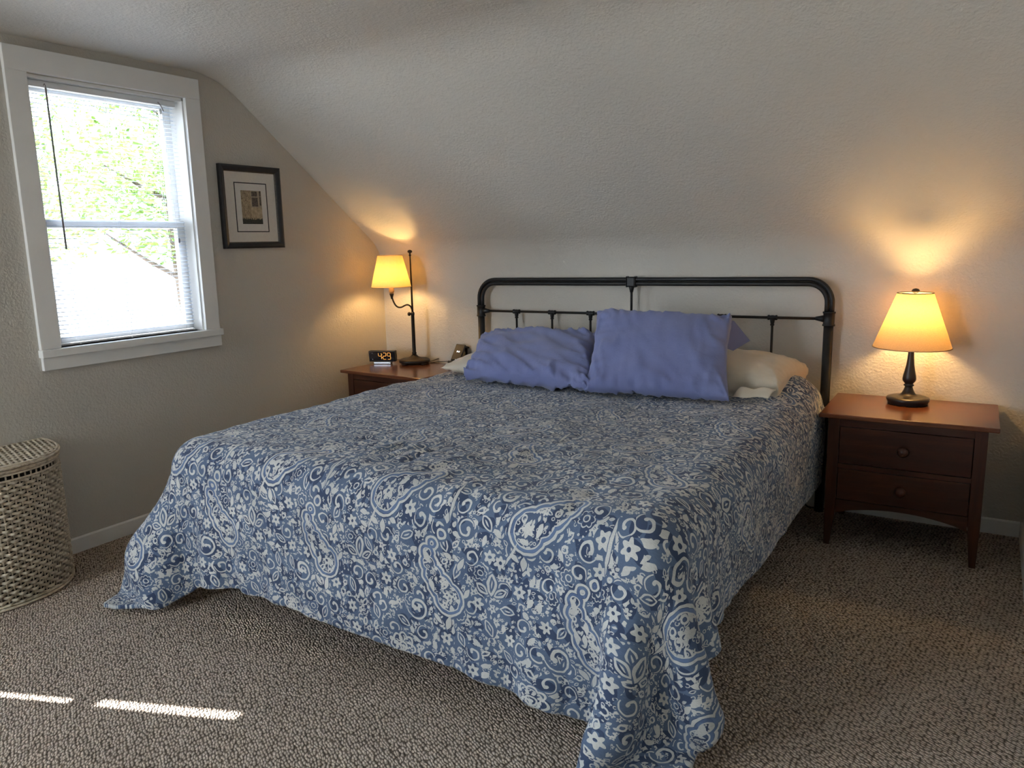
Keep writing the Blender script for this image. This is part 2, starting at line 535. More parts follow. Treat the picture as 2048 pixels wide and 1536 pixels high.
    f1 = filler(31, 3.1)
    f2 = filler(64, 8.3)
    whitef = f1.mx(f2 * .9).mn(acc[0].lt(.2).mx(acc[0].gt(.62).mn(acc[0].lt(.8))))
    white = whitef.mx(acc[0].gt(.9))
    a_dark = acc[0].gt(.62).mn(acc[0].lt(.8))
    a_light = acc[0].gt(.45).mn(acc[0].lt(.62))
    dk = filler(21, 15.7, 1.35, 'dark')
    wash = X(nt, noisetex(nt, UV, 9, 1))
    weave = nt.nodes.new('ShaderNodeTexNoise'); weave.inputs['Scale'].default_value = 1; weave.inputs['Detail'].default_value = 0
    mp = nt.nodes.new('ShaderNodeMapping'); mp.inputs['Scale'].default_value = (150, 900, 1)
    nt.links.new(uvn.outputs[0], mp.inputs[0]); nt.links.new(mp.outputs[0], weave.inputs['Vector'])
    fac = wash * .6 + X(nt, weave.outputs['Fac']) * .4
    blue = ramp(nt, fac.k, [(.3, (.066, .102, .180)), (.7, (.122, .172, .262))])
    c = mixcol(nt, (dk * .8).k, blue, (.028, .045, .100))
    c = mixcol(nt, (a_dark * .35).k, c, (.028, .045, .100))
    c = mixcol(nt, (a_light * .45).k, c, (.16, .24, .42))
    cream = ramp(nt, fac.k, [(.3, (.42, .43, .42)), (.7, (.65, .65, .62))])
    c = mixcol(nt, white.k, c, cream)
    nt.links.new(c, b.inputs['Base Color'])
    hh = X(nt, noisetex(nt, uvn.outputs[0], 14, 2, .5, 0))
    bump(nt, b, hh.k, .28, .02)
    return m
MAT['comforter'] = comforter_mat()

# ------------------------------------------------------------------ mesh helpers
def tag(o, label=None, cat=None, group=None, kind=None):
    if label: o['label'] = label
    if cat: o['category'] = cat
    if group: o['group'] = group
    if kind: o['kind'] = kind
    return o


def empty(name, loc=(0, 0, 0), rz=0.0, label=None, cat=None, group=None, kind=None):
    o = bpy.data.objects.new(name, None)
    o.empty_display_size = .05
    o.location = loc; o.rotation_euler = (0, 0, rz)
    COL.objects.link(o)
    return tag(o, label, cat, group, kind)


def mk(name, bm, mat, parent=None, smooth=False, bevel=0, seg=2, label=None, kind=None, angle=None):
    bmesh.ops.recalc_face_normals(bm, faces=bm.faces)
    me = bpy.data.meshes.new(name)
    bm.to_mesh(me); bm.free()
    me.materials.append(MAT[mat] if isinstance(mat, str) else mat)
    o = bpy.data.objects.new(name, me)
    COL.objects.link(o)
    if parent: o.parent = parent
    if smooth:
        me.polygons.foreach_set('use_smooth', [True] * len(me.polygons))
    if bevel:
        md = o.modifiers.new('bevel', 'BEVEL'); md.width = bevel; md.segments = seg
        md.limit_method = 'ANGLE'; md.angle_limit = .6
        md.harden_normals = False
    return tag(o, label, None, None, kind)


def box(bm, x0, x1, y0, y1, z0, z1):
    vs = [bm.verts.new((x, y, z)) for z in (z0, z1) for y in (y0, y1) for x in (x0, x1)]
    for f in ((0, 1, 3, 2), (4, 6, 7, 5), (0, 4, 5, 1), (2, 3, 7, 6), (0, 2, 6, 4), (1, 5, 7, 3)):
        bm.faces.new([vs[i] for i in f])
    return vs


def boxm(*a):
    bm = bmesh.new(); box(bm, *a); return bm


def tube(bm, pts, rad, seg=12, flat=1.0, cap=True, up=None):
    pts = [Vector(p) for p in pts]
    n = len(pts)
    rf = rad if callable(rad) else (lambda t: rad)
    rings = []
    T = (pts[1] - pts[0]).normalized()
    N = Vector(up) if up else Vector((0, 1, 0))
    N = (N - T * N.dot(T))
    if N.length < 1e-3: N = Vector((1, 0, 0)) - T * T.x
    N.normalize()
    for i, p in enumerate(pts):
        a, c = pts[max(0, i - 1)], pts[min(n - 1, i + 1)]
        T = (c - a).normalized()
        N = (N - T * N.dot(T)).normalized()
        B = T.cross(N)
        r = rf(i / (n - 1))
        rings.append([bm.verts.new(p + N * (math.cos(2 * PI * k / seg) * r * flat) + B * (math.sin(2 * PI * k / seg) * r)) for k in range(seg)])
    for a, c in zip(rings, rings[1:]):
        for k in range(seg):
            bm.faces.new((a[k], a[(k + 1) % seg], c[(k + 1) % seg], c[k]))
    if cap:
        bm.faces.new(rings[0][::-1]); bm.faces.new(rings[-1])


def lathe(bm, prof, c=(0, 0, 0), seg=40, cap=True, axis='z', sy=1.0):
    rings = []
    for r, h in prof:
        ring = []
        for k in range(seg):
            a = 2 * PI * k / seg
            p = (r * math.cos(a), r * math.sin(a) * sy, h)
            if axis == 'x': p = (h, p[0], p[1])
            if axis == 'y': p = (p[0], h, p[1])
            ring.append(bm.verts.new((c[0] + p[0], c[1] + p[1], c[2] + p[2])))
        rings.append(ring)
    for a, b_ in zip(rings, rings[1:]):
        for k in range(seg):
            bm.faces.new((a[k], a[(k + 1) % seg], b_[(k + 1) % seg], b_[k]))
    if cap:
        bm.faces.new(rings[0]); bm.faces.new(rings[-1])


def prism(bm, poly, axis, a0, a1):
    """Extrude a 2-D polygon (list of pairs) along an axis."""
    def P(p, a):
        if axis == 'x': return (a, p[0], p[1])
        if axis == 'y': return (p[0], a, p[1])
        return (p[0], p[1], a)
    A = [bm.verts.new(P(p, a0)) for p in poly]
    B = [bm.verts.new(P(p, a1)) for p in poly]
    bm.faces.new(A); bm.faces.new(B[::-1])
    n = len(poly)
    for i in range(n):
        bm.faces.new((A[i], B[i], B[(i + 1) % n], A[(i + 1) % n]))


# ------------------------------------------------------------------ room shell
RX, RY = 3.645, -6.2          # right wall, front wall
# cross-section of the attic ceiling: knee wall, rounded crease, slope, rounded crease, flat
def bez(p0, p1, p2, n=9):
    return [((1 - t) ** 2 * p0[0] + 2 * t * (1 - t) * p1[0] + t * t * p2[0], (1 - t) ** 2 * p0[1] + 2 * t * (1 - t) * p1[1] + t * t * p2[1])
            for t in [i / n for i in range(n + 1)]]
K = (0.0, 1.30); S = (-1.20, 2.205)
sl = Vector((S[0] - K[0], S[1] - K[1])).normalized()
prof = bez((0, 1.17), K, (K[0] + sl.x * .13, K[1] + sl.y * .13))
prof += bez((S[0] - sl.x * .17, S[1] - sl.y * .17), S, (S[0] - .17, S[1]), 12)
S2 = (-6.05, 2.205)
prof += [(-3.0, S2[1]), (-4.5, S2[1]), (RY, S2[1])]
bm = bmesh.new()
a = [bm.verts.new((-.02, y, z)) for y, z in prof]
b_ = [bm.verts.new((RX + .02, y, z)) for y, z in prof]
for i in range(len(prof) - 1):
    bm.faces.new((a[i], a[i + 1], b_[i + 1], b_[i]))
ceil = mk('ceiling', bm, 'wall', smooth=True, kind='structure')

bm = boxm(-.2, RX + .1, 0, .1, -.02, 1.17)
mk('wall_back', bm, 'wall', kind='structure')
mk('wall_right', boxm(RX, RX + .1, RY, 0, -.02, 2.3), 'wall', kind='structure')
bm = bmesh.new()
fx0, fx1, fz0, fz1 = FRONT
box(bm, -.14, fx0, RY - .12, RY, -.02, 2.3); box(bm, fx1, RX + .1, RY - .12, RY, -.02, 2.3)
box(bm, fx0, fx1, RY - .12, RY, -.02, fz0); box(bm, fx0, fx1, RY - .12, RY, fz1, 2.3)
mk('wall_front', bm, 'wall', kind='structure')
w4 = empty('window_4', (0, RY, 0), 0, kind='structure')  # unseen window, added to brighten the room and the bed foot
bm = bmesh.new()
for a_ in (fx0, (fx0 + fx1) / 2 - .025, fx1 - .05): box(bm, a_, a_ + .05, -.09, -.04, fz0, fz1)
box(bm, fx0, fx1, -.09, -.04, fz0, fz0 + .05); box(bm, fx0, fx1, -.09, -.04, fz1 - .05, fz1)
mk('window_frame', bm, 'trim', w4)
mk('glass_pane', boxm(fx0, fx1, -.066, -.062, fz0, fz1), 'glass', w4)

# gable wall with window openings
outer = [(0, -.02)] + [(0.0, 1.17)] + prof[1:-1] + [(RY, prof[-1][1])] + [(RY, -.02)]
outer = [(y, z + (.03 if z > 1.2 else 0)) for y, z in outer]
loops = [[Vector((y, z, 0)) for y, z in outer]]
for (y0, y1) in WINDOWS:
    loops.append([Vector((y0, WZ0, 0)), Vector((y1, WZ0, 0)), Vector((y1, WZ1, 0)), Vector((y0, WZ1, 0))])
tri = tessellate_polygon(loops)
flat = [p for l in loops for p in l]
bm = bmesh.new()
F = [bm.verts.new((0, p.x, p.y)) for p in flat]
Bk = [bm.verts.new((-.14, p.x, p.y)) for p in flat]
for t in tri:
    try:
        bm.faces.new([F[i] for i in t]); bm.faces.new([Bk[i] for i in reversed(t)])
    except ValueError:
        pass
k = 0
for l in loops:
    n = len(l)
    for i in range(n):
        a, c = k + i, k + (i + 1) % n
        bm.faces.new((F[a], Bk[a], Bk[c], F[c]))
    k += n
mk('wall_left', bm, 'wall', kind='structure')

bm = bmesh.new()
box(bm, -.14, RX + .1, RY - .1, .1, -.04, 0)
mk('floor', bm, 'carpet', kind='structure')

BH = .070
def baseboard(name, poly_axis, a0, a1, sgn):
    bm = bmesh.new()
    if poly_axis == 'x':      # runs along x on the back wall
        prism(bm, [(0, 0), (-.012, 0), (-.012, BH - .006), (-.008, BH), (0, BH)], 'x', a0, a1)
    return bm
mk('baseboard_back', baseboard('b', 'x', .012, RX - .012, 1), 'trim', kind='structure')
bm = bmesh.new(); prism(bm, [(0, 0), (.012, 0), (.012, BH - .006), (.008, BH), (0, BH)], 'y', RY, 0)
mk('baseboard_left', bm, 'trim', kind='structure')
bm = bmesh.new(); prism(bm, [(RX, 0), (RX - .012, 0), (RX - .012, BH - .006), (RX - .008, BH), (RX, BH)], 'y', RY, 0)
mk('baseboard_right', bm, 'trim', kind='structure')

# ------------------------------------------------------------------ windows
def window(n, y0, y1, cas0, cas1):
    w = empty('window_%d' % n, (0, (y0 + y1) / 2, WZ0), 0, kind='structure')
    h = WZ1 - WZ0
    a, c = y0 - (y0 + y1) / 2, y1 - (y0 + y1) / 2
    co0, co1 = cas0 - (y0 + y1) / 2, cas1 - (y0 + y1) / 2
    top = 2.165 - WZ0
    mk('side_casing', boxm(.0, .02, co0, a + .004, 0, h + .004), 'trim', w, bevel=.002)
    mk('side_casing', boxm(.0, .02, c - .004, co1, 0, h + .004), 'trim', w, bevel=.002)
    mk('head_casing', boxm(.0, .021, co0, co1, h + .004, top), 'trim', w, bevel=.002)
    mk('window_stool', boxm(-.138, .034, co0 - .004, co1 + .010, -.034, 0), 'trim', w, bevel=.003)
    mk('window_apron', boxm(.0, .02, co0 + .002, co1 + .004, -.090, -.034), 'trim', w, bevel=.002)
    # jambs
    bm = bmesh.new()
    box(bm, -.13, .0, a, a + .012, 0, h); box(bm, -.13, .0, c - .012, c, 0, h); box(bm, -.13, .0, a, c, h - .012, h)
    mk('window_jamb', bm, 'trim', w)
    mid = h * .47
    for nm, z0, z1, x in (('upper_sash', mid - .018, h - .012, -.115), ('lower_sash', 0, mid + .018, -.085)):
        s = .042
        bm = bmesh.new()
        box(bm, x - .015, x + .015, a + .012, a + .012 + s, z0, z1)
        box(bm, x - .015, x + .015, c - .012 - s, c - .012, z0, z1)
        box(bm, x - .015, x + .015, a + .012 + s, c - .012 - s, z1 - .036, z1)
        box(bm, x - .015, x + .015, a + .012 + s, c - .012 - s, z0, z0 + .036)
        sa = mk(nm, bm, 'trim', w, bevel=.002)
        mk('glass_pane', boxm(x - .002, x + .002, a + .012 + s, c - .012 - s, z0 + .036, z1 - .036), 'dimmed_glass' if n == 1 else 'glass', sa)
    return w
window(1, *WINDOWS[0], -2.232, -1.325)
window(2, *WINDOWS[1], -4.15, -3.18)
window(3, *WINDOWS[2], -5.0, -4.19)  # unseen window, added to let in more daylight from the left


def blind(y0, y1, xc, tilt, label, wand=True, parts=True, zb=None, pitch=.0185):
    root = empty('venetian_blind', (xc, (y0 + y1) / 2, WZ1 - .013), 0, label, 'blind')
    hw = (y1 - y0) / 2
    drop = (WZ1 - .013) - (zb if zb else WZ0 + .001)
    mk('head_rail', boxm(-.013, .013, -hw, hw, -.026, 0), 'white_plastic', root, bevel=.002)
    mk('bottom_rail', boxm(-.012, .012, -hw + .002, hw - .002, -drop, -drop + .011), 'white_plastic', root, bevel=.004)
    # one curved slat
    bm = bmesh.new()
    prs = []
    for k in range(5):
        u = (k / 4 - .5) * .025
        z = .0022 * (1 - (2 * u / .025) ** 2)
        ct, st = math.cos(tilt), math.sin(tilt)
        prs.append((u * ct - z * st, u * st + z * ct))
    A = [bm.verts.new((x, -hw + .003, z)) for x, z in prs]
    B = [bm.verts.new((x, hw - .003, z)) for x, z in prs]
    for k in range(4): bm.faces.new((A[k], A[k + 1], B[k + 1], B[k]))
    slat = mk('slat', bm, 'slat', root, smooth=True)
    n = int((drop - .04 - .012) / pitch)
    for i in range(n):
        s = slat if i == 0 else slat.copy()
        if i: COL.objects.link(s)
        s.parent = root
        s.location = (0, 0, -.036 - i * (drop - .052) / n)
    if parts:
        for yy in (-hw * .72, 0.0, hw * .72):
            bm = bmesh.new()
            for sx_ in (-.0135, .0135):
                tube(bm, [(sx_, yy, -.02), (sx_, yy, -drop + .006)], .0006, 5)
            tube(bm, [(0, yy, -.02), (0, yy, -drop + .006)], .0007, 5)
            mk('ladder_cord', bm, 'white_plastic', root)
            bm = bmesh.new(); lathe(bm, [(.002, -.003), (.006, -.002), (.006, .002), (.002, .004)], (.010, yy, -drop + .002), 10, True, 'x')
            mk('cord_plug', bm, 'white_plastic', root, smooth=True)
    if wand:
        bm = bmesh.new()
        tube(bm, [(.028, -hw + .075, -.03), (.030, -hw + .077, -.70)], lambda t: .0042, 6)
        wd = mk('tilt_wand', bm, 'grey_plastic', root)
        bm = bmesh.new()
        tube(bm, [(.010, -hw + .075, -.02), (.022, -hw + .075, -.012), (.028, -hw + .075, -.022), (.028, -hw + .075, -.034)], .0016, 6)
        mk('wand_hook', bm, 'grey_plastic', root)
        bm = bmesh.new()
        yc = hw - .085
        tube(bm, [(.016, yc - .01, -.015), (.022, yc, -.03), (.022, yc + .012, -.055)], .003, 6)
        mk('cord_lock', bm, 'grey_plastic', root)
        bm = bmesh.new()
        lathe(bm, [(.002, .0), (.006, -.006), (.0065, -.022), (.003, -.026)], (.022, yc - .004, -.045), 12)
        mk('cord_tassel', bm, 'white_plastic', root, smooth=True)
        bm = bmesh.new()
        tube(bm, [(.022, yc + .01, -.05), (.022, yc + .018, -.45), (.022, yc + .03, -.655)], .0009, 5)
        mk('lift_cord', bm, 'white_plastic', root)
        bm = bmesh.new()
        lathe(bm, [(.0015, .0), (.0045, -.006), (.005, -.020), (.003, -.024)], (.022, yc + .03, -.655), 12)
        mk('cord_tassel', bm, 'grey_plastic', root, smooth=True)
    return root
blind(-2.132, -1.432, -.045, math.radians(-4), 'white venetian blind with open slats hanging in the bedroom window')
blind(-4.045, -3.332, -.045, math.radians(38), 'white venetian blind with tilted slats in the window beside the camera, farther from the bed', wand=False, parts=False)

# ------------------------------------------------------------------ outside: lawn and trees beyond the window
mk('ground', boxm(-40, -.3, -25, 25, -3.3, -3.2), 'lawn', kind='structure')
def tree(loc, h, r, seed, n, label):
    rnd = random.Random(seed)
    t = empty('tree', loc, rnd.random() * 6, label, 'tree')
    bm = bmesh.new()
    tube(bm, [(0, 0, 0), (.1, .05, h * .3), (-.05, .1, h * .6), (.05, 0, h * .9)], lambda t_: .16 * (1 - t_ * .8), 10)
    for k in range(14):
        a = rnd.random() * 6.28; z0 = h * (.3 + .5 * rnd.random()); l = r * (.5 + .4 * rnd.random())
        tube(bm, [(0, 0, z0), (math.cos(a) * l * .5, math.sin(a) * l * .5, z0 + l * .25), (math.cos(a) * l, math.sin(a) * l, z0 + l * .55)], lambda t_: .045 * (1 - t_ * .8), 6)
    mk('trunk', bm, 'bark', t, smooth=True)
    bm = bmesh.new()
    for k in range(n):
        a = rnd.random() * 6.28; ph = math.acos(2 * rnd.random() - 1); q = r * rnd.random() ** .4
        c = Vector((math.cos(a) * math.sin(ph) * q, math.sin(a) * math.sin(ph) * q, h * .68 + math.cos(ph) * q * .85))
        d = Vector((rnd.uniform(-1, 1), rnd.uniform(-1, 1), rnd.uniform(-.6, .6))).normalized()
        s = d.orthogonal().normalized()
        L = rnd.uniform(.05, .1); Wd = L * .35
        bm.faces.new([bm.verts.new(c - d * L), bm.verts.new(c + s * Wd), bm.verts.new(c + d * L), bm.verts.new(c - s * Wd)])
    mk('foliage', bm, 'leaf', t, kind='stuff')
tree((-7.0, 3.5, -3.2), 8.4, 1.7, 3, 5200, 'leafy green tree seen through the upper right of the blind')
tree((-11.5, 3.4, -3.2), 8.6, 2.0, 9, 3500, 'farther leafy tree seen through the upper left of the blind')

# ------------------------------------------------------------------ framed picture
pic = empty('framed_picture', (0.001, -1.047, 1.555), 0, 'small black framed print with cream mat hanging right of the window', 'picture')
hw, hh, fwid, fd = .201, .2165, .034, .022
bm = bmesh.new()
# mitred moulding
sec = [(0, 0), (0, fd), (.010, fd + .004), (.026, fd - .002), (fwid, fd - .012), (fwid, 0)]
cor = [(-1, -1), (1, -1), (1, 1), (-1, 1)]
rings = [[bm.verts.new((d, cx * (hw - i), cz * (hh - i))) for i, d in sec] for cx, cz in cor]
for k in range(4):
    A, B = rings[k], rings[(k + 1) % 4]
    for i in range(len(sec)):
        j = (i + 1) % len(sec)
        bm.faces.new((A[i], A[j], B[j], B[i]))
mk('frame', bm, 'frame', pic)
bm = bmesh.new()
q = fwid - .003
P = [(.0125, sx_ * (hw - q), sz * (hh - q)) for sx_, sz in cor]
for k in range(4):
    tube(bm, [P[k], P[(k + 1) % 4]], .0022, 6)
mk('gilt_bead', bm, 'frame_bead', pic, label='narrow worn gilt bead inside the frame')
mk('mat_board', boxm(.002, .008, -hw + fwid - .002, hw - fwid + .002, -hh + fwid - .002, hh - fwid + .002), 'mat_board', pic)
def rectframe(x0, x1, ya_, yb, za, zb, w_):
    bm = bmesh.new()
    box(bm, x0, x1, ya_, yb, za, za + w_); box(bm, x0, x1, ya_, yb, zb - w_, zb)
    box(bm, x0, x1, ya_, ya_ + w_, za + w_, zb - w_); box(bm, x0, x1, yb - w_, yb, za + w_, zb - w_)
    return bm
oy, oz = -1.047, 1.555
mk('inner_mat_line', rectframe(.008, .0092, -1.155 - oy, -.939 - oy, 1.424 - oz, 1.684 - oz, .005), 'line_black', pic, label='thin black inner mat border')
mk('print_paper', boxm(.008, .0086, -1.149 - oy, -.945 - oy, 1.430 - oz, 1.678 - oz), 'paper', pic)
bm = bmesh.new()
vs = [bm.verts.new((.0089, y, z)) for y, z in ((-1.115 - oy, 1.467 - oz), (-.979 - oy, 1.467 - oz), (-.979 - oy, 1.643 - oz), (-1.115 - oy, 1.643 - oz))]
f = bm.faces.new(vs)
uvl = bm.loops.layers.uv.new('UVMap')
for lp, uv_ in zip(f.loops, ((0, 0), (1, 0), (1, 1), (0, 1))): lp[uvl].uv = uv_
bm.normal_update()
me = bpy.data.meshes.new('print_image'); bm.to_mesh(me); bm.free(); me.materials.append(MAT['print'])
po = bpy.data.objects.new('print_image', me); COL.objects.link(po); po.parent = pic
tag(po, 'sepia print of a vine covered wall with a window')

# ------------------------------------------------------------------ bed
BXC = 1.81
bed = empty('bed_frame', (BXC, -.065, 0), 0, 'black metal bed frame with rounded tube headboard standing against the back wall', 'bed')
HWD = .99
TILT = .0085
def hb(x, z): return (x, 0, z + x * TILT)
def rounded(inset, z_top, z_bot, rad, n=10):
    x = HWD - inset
    pts = [hb(-x, z_bot)]
    for k in range(n + 1):
        a = PI - k / n * PI / 2
        pts.append(hb(-x + rad + math.cos(a) * rad, z_top - rad + math.sin(a) * rad))
    for k in range(1, 12): pts.append(hb(-x + rad + (2 * x - 2 * rad) * k / 12, z_top))
    for k in range(n + 1):
        a = PI / 2 - k / n * PI / 2
        pts.append(hb(x - rad + math.cos(a) * rad, z_top - rad + math.sin(a) * rad))
    pts.append(hb(x, z_bot))
    return pts
ZT = 1.1425
bm = bmesh.new(); tube(bm, rounded(-.0115, ZT - .011, .95, .112), .0113, 14); mk('outer_top_tube', bm, 'black_metal', bed, True)
bm = bmesh.new(); tube(bm, rounded(.0115, ZT - .034, .95, .089), .0113, 14); mk('inner_top_tube', bm, 'black_metal', bed, True)
for s in (-1, 1):
    bm = bmesh.new(); tube(bm, [hb(s * HWD, .95), hb(s * HWD, .5), (s * HWD, 0, 0.0)], .0225, 20, .72); mk('post', bm, 'black_metal', bed, True)
    bm = bmesh.new()
    c = hb(s * HWD, .945)
    lathe(bm, [(.0235, -.034), (.0285, -.034), (.0295, -.030), (.0285, -.026), (.026, -.024), (.026, .024), (.0285, .026), (.0295, .030), (.0285, .034), (.0235, .034)], c, 24, True, 'z', .8)
    bm2 = bm
    # socket towards the crossbar
    tube(bm2, [(c[0] - s * .020, 0, c[2]), (c[0] - s * .034, 0, c[2]), (c[0] - s * .046, 0, c[2]), (c[0] - s * .060, 0, c[2])], lambda t: .018 - .009 * t, 14)
    mk('post_collar', bm, 'black_metal', bed, True)
bm = bmesh.new(); tube(bm, [hb(-HWD + .03, .945), hb(0, .945), hb(HWD - .03, .945)], .0068, 12); mk('crossbar', bm, 'black_metal', bed, True)
def fitting(x, z, top=False):
    bm = bmesh.new()
    c = hb(x, z)
    sq = [(.0085, -.024), (.0125, -.022), (.0135, -.017), (.0105, -.011), (.012, -.004), (.012, .004), (.0105, .011), (.0135, .017), (.0125, .022), (.0085, .024)]
    lathe(bm, sq, c, 14, True, 'x')
    tube(bm, [(c[0], 0, c[2] - .004), (c[0], 0, c[2] - .016), (c[0], 0, c[2] - .026), (c[0], 0, c[2] - .036)], lambda t: .0135 - .0055 * t, 12)
    lathe(bm, [(.008, -.040), (.0105, -.038), (.0105, -.033), (.008, -.031)], c, 12)
    return mk('fitting', bm, 'black_metal', bed, True)
for x in (1.071, 1.309, 1.553, 1.797, 2.046, 2.290, 2.540):
    xx = x - BXC
    fitting(xx, .945)
    bm = bmesh.new(); tube(bm, [hb(xx, .94), hb(xx, .34)], .0062, 10); mk('spindle', bm, 'black_metal', bed, True)
xx = 1.797 - BXC
bm = bmesh.new()
box(bm, xx - .024, xx + .024, -.0165, .0165, ZT - .050, ZT + .003)
mk('centre_clamp', bm, 'black_metal', bed, bevel=.006)
for k in (-.024, .024):
    mk('clamp_rim', boxm(xx + k - .003, xx + k + .003, -.019, .019, ZT - .053, ZT + .006), 'black_metal', bed, bevel=.003)
bm = bmesh.new(); tube(bm, [hb(xx, ZT - .046), hb(xx, ZT - .062), hb(xx, ZT - .080)], lambda t: .0165 - .008 * t, 14); mk('clamp_socket', bm, 'black_metal', bed, True)
bm = bmesh.new(); tube(bm, [hb(xx, ZT - .06), hb(xx, .945)], .0066, 10); mk('centre_spindle', bm, 'black_metal', bed, True)
bm = bmesh.new(); tube(bm, [(-HWD, 0, .34), (HWD, 0, .34)], .010, 10); mk('lower_rail', bm, 'black_metal', bed, True)
for s in (-1, 1):
    mk('side_rail', boxm(s * .93 - .012, s * .93 + .012, -2.02, -.01, .24, .30), 'black_metal', bed, bevel=.002)
for x_ in (-.9, 0, .9):
    for y_ in (-.6, -1.9):
        bm = bmesh.new(); tube(bm, [(x_, y_, 0), (x_, y_, .26)], .016, 10); mk('leg', bm, 'black_metal', bed, True)
for y_ in (-.6, -1.25, -1.9):
    mk('slat_bar', boxm(-.93, .93, y_ - .02, y_ + .02, .26, .29), 'black_metal', bed)

# mattress
MX0, MX1, MY0, MY1, MZ = .868, 2.775, -2.165, -.10, .612
mk('mattress', boxm(MX0, MX1, MY0, MY1, .302, MZ), 'mattress', None, bevel=.05, seg=4)
tag(bpy.data.objects['mattress'], 'white king mattress mostly hidden under the blue paisley comforter', 'mattress')

# ------------------------------------------------------------------ comforter: cloth relaxed over the mattress
def relax_cloth():
    h = .0333
    WX, LY = 2.57, 2.44
    nx, ny = int(round(WX / h)) + 1, int(round(LY / h)) + 1
    xs = np.linspace(0, WX, nx); ys = np.linspace(0, LY, ny)
    U, V = np.meshgrid(xs, ys, indexing='ij')
    P = np.zeros((nx, ny, 3))
    ang = math.radians(-1.8)
    ox, oy_ = 1.840 - WX / 2, -.22 - LY
    cx_, cy_ = 1.82, -1.2
    X0, Y0 = ox + U, oy_ + V
    P[..., 0] = cx_ + (X0 - cx_) * math.cos(ang) - (Y0 - cy_) * math.sin(ang)
    P[..., 1] = cy_ + (X0 - cx_) * math.sin(ang) + (Y0 - cy_) * math.cos(ang)
    rg = np.random.RandomState(5)
    P[..., 2] = MZ + .024 + rg.rand(nx, ny) * .002 + .004 * np.sin(U * 9) * np.sin(V * 7)
    Q = P.copy()
    hx, hy = WX / (nx - 1), LY / (ny - 1)
    R = .095
    lo = np.array([MX0 - .03 + R, MY0 - .085 + R, 0.30]); hi = np.array([MX1 + .045 - R, MY1 + .1, MZ + .012 - R])
    cons = []
    def add(sa, sb, L, k, par):
        cons.append((sa, sb, L, k))
    S_ = slice
    def pairs(dx, dy, L, k):
        # split into independent colours so neighbouring corrections do not collide
        ax = abs(dx); ay = abs(dy)
        for p in range(2 * max(ax, 1) if ax else 1):
            for q in range(2 * ay if (ay and not ax) else 1):
                ia = np.arange(nx)[:nx - ax] if ax else np.arange(nx)
                ja = np.arange(ny)[:ny - ay] if ay else np.arange(ny)
                if ax: ia = ia[(ia // ax) % 2 == p] if p < 2 else ia[:0]
                if ay and not ax: ja = ja[(ja // ay) % 2 == q] if q < 2 else ja[:0]
                if len(ia) == 0 or len(ja) == 0: continue
                I, J = np.meshgrid(ia, ja, indexing='ij')
                if dy >= 0: A = (I, J); B = (I + ax, J + ay)
                else: A = (I, J + ay); B = (I + ax, J)
                cons.append((A, B, L, k))
    pairs(1, 0, hx, 1.0); pairs(0, 1, hy, 1.0)
    D = math.hypot(hx, hy)
    pairs(1, 1, D, .12); pairs(1, -1, D, .12)
    pairs(2, 0, 2 * hx, .10); pairs(0, 2, 2 * hy, .10)
    
    g = np.array([0, 0, -.0011])
    for it in range(420):
        Vv = (P - Q) * (.93 if it < 300 else .88)
        Q = P.copy()
        P = P + Vv + g
        for sub in range(5):
            for (A, B, L, k) in cons:
                d = P[B] - P[A]
                l = np.sqrt((d * d).sum(-1)) + 1e-9
                c = d * ((l - L) / l * .5 * k)[..., None]
                P[A] += c; P[B] -= c
            # rounded mattress block
            C = np.clip(P, lo, hi)
            dv = P - C
            dl = np.sqrt((dv * dv).sum(-1))
            ins = dl < R
            zt = dl < 1e-6
            n_ = dv / np.maximum(dl, 1e-6)[..., None]
            P = np.where((ins & ~zt)[..., None], C + n_ * R, P)
            if zt.any():
                P[zt, 2] = MZ
            # the corner of the fold stays puffed out where it bends under itself
            bc = np.array([.775, -2.245, .17]); dv = P - bc; dl = np.sqrt((dv * dv).sum(-1))
            i_ = dl < .13
            P = np.where(i_[..., None], bc + dv / np.maximum(dl, 1e-6)[..., None] * .13, P)
            # floor, night stands
            fl = P[..., 2] < .016
            P[..., 2] = np.where(fl, .016, P[..., 2])
            if it > 330: P[fl, :2] = Q[fl, :2] * .6 + P[fl, :2] * .4
            m_ = (P[..., 1] > -.56) & (P[..., 2] < .62)
            P[..., 0] = np.where(m_, np.minimum(P[..., 0], 2.842), P[..., 0])
            P[..., 0] = np.where(m_, np.maximum(P[..., 0], .800), P[..., 0])
            # friction on top
            tp = (P[..., 2] > MZ + .006) & ins
            P[tp, :2] = Q[tp, :2] * .75 + P[tp, :2] * .25
    return P, U, V

P, U, V = relax_cloth()
def up(A, ax):
    A = np.moveaxis(A, ax, 0)
    n = A.shape[0]
    E = np.concatenate([A[:1] * 2 - A[1:2], A, A[-1:] * 2 - A[-2:-1]])
    mid = (-E[:-3] + 9 * E[1:-2] + 9 * E[2:-1] - E[3:]) / 16
    out = np.zeros((2 * n - 1,) + A.shape[1:])
    out[::2] = A; out[1::2] = mid
    return np.moveaxis(out, 0, ax)
P, U, V = (up(up(q, 0), 1) for q in (P, U, V))
nx, ny = P.shape[:2]
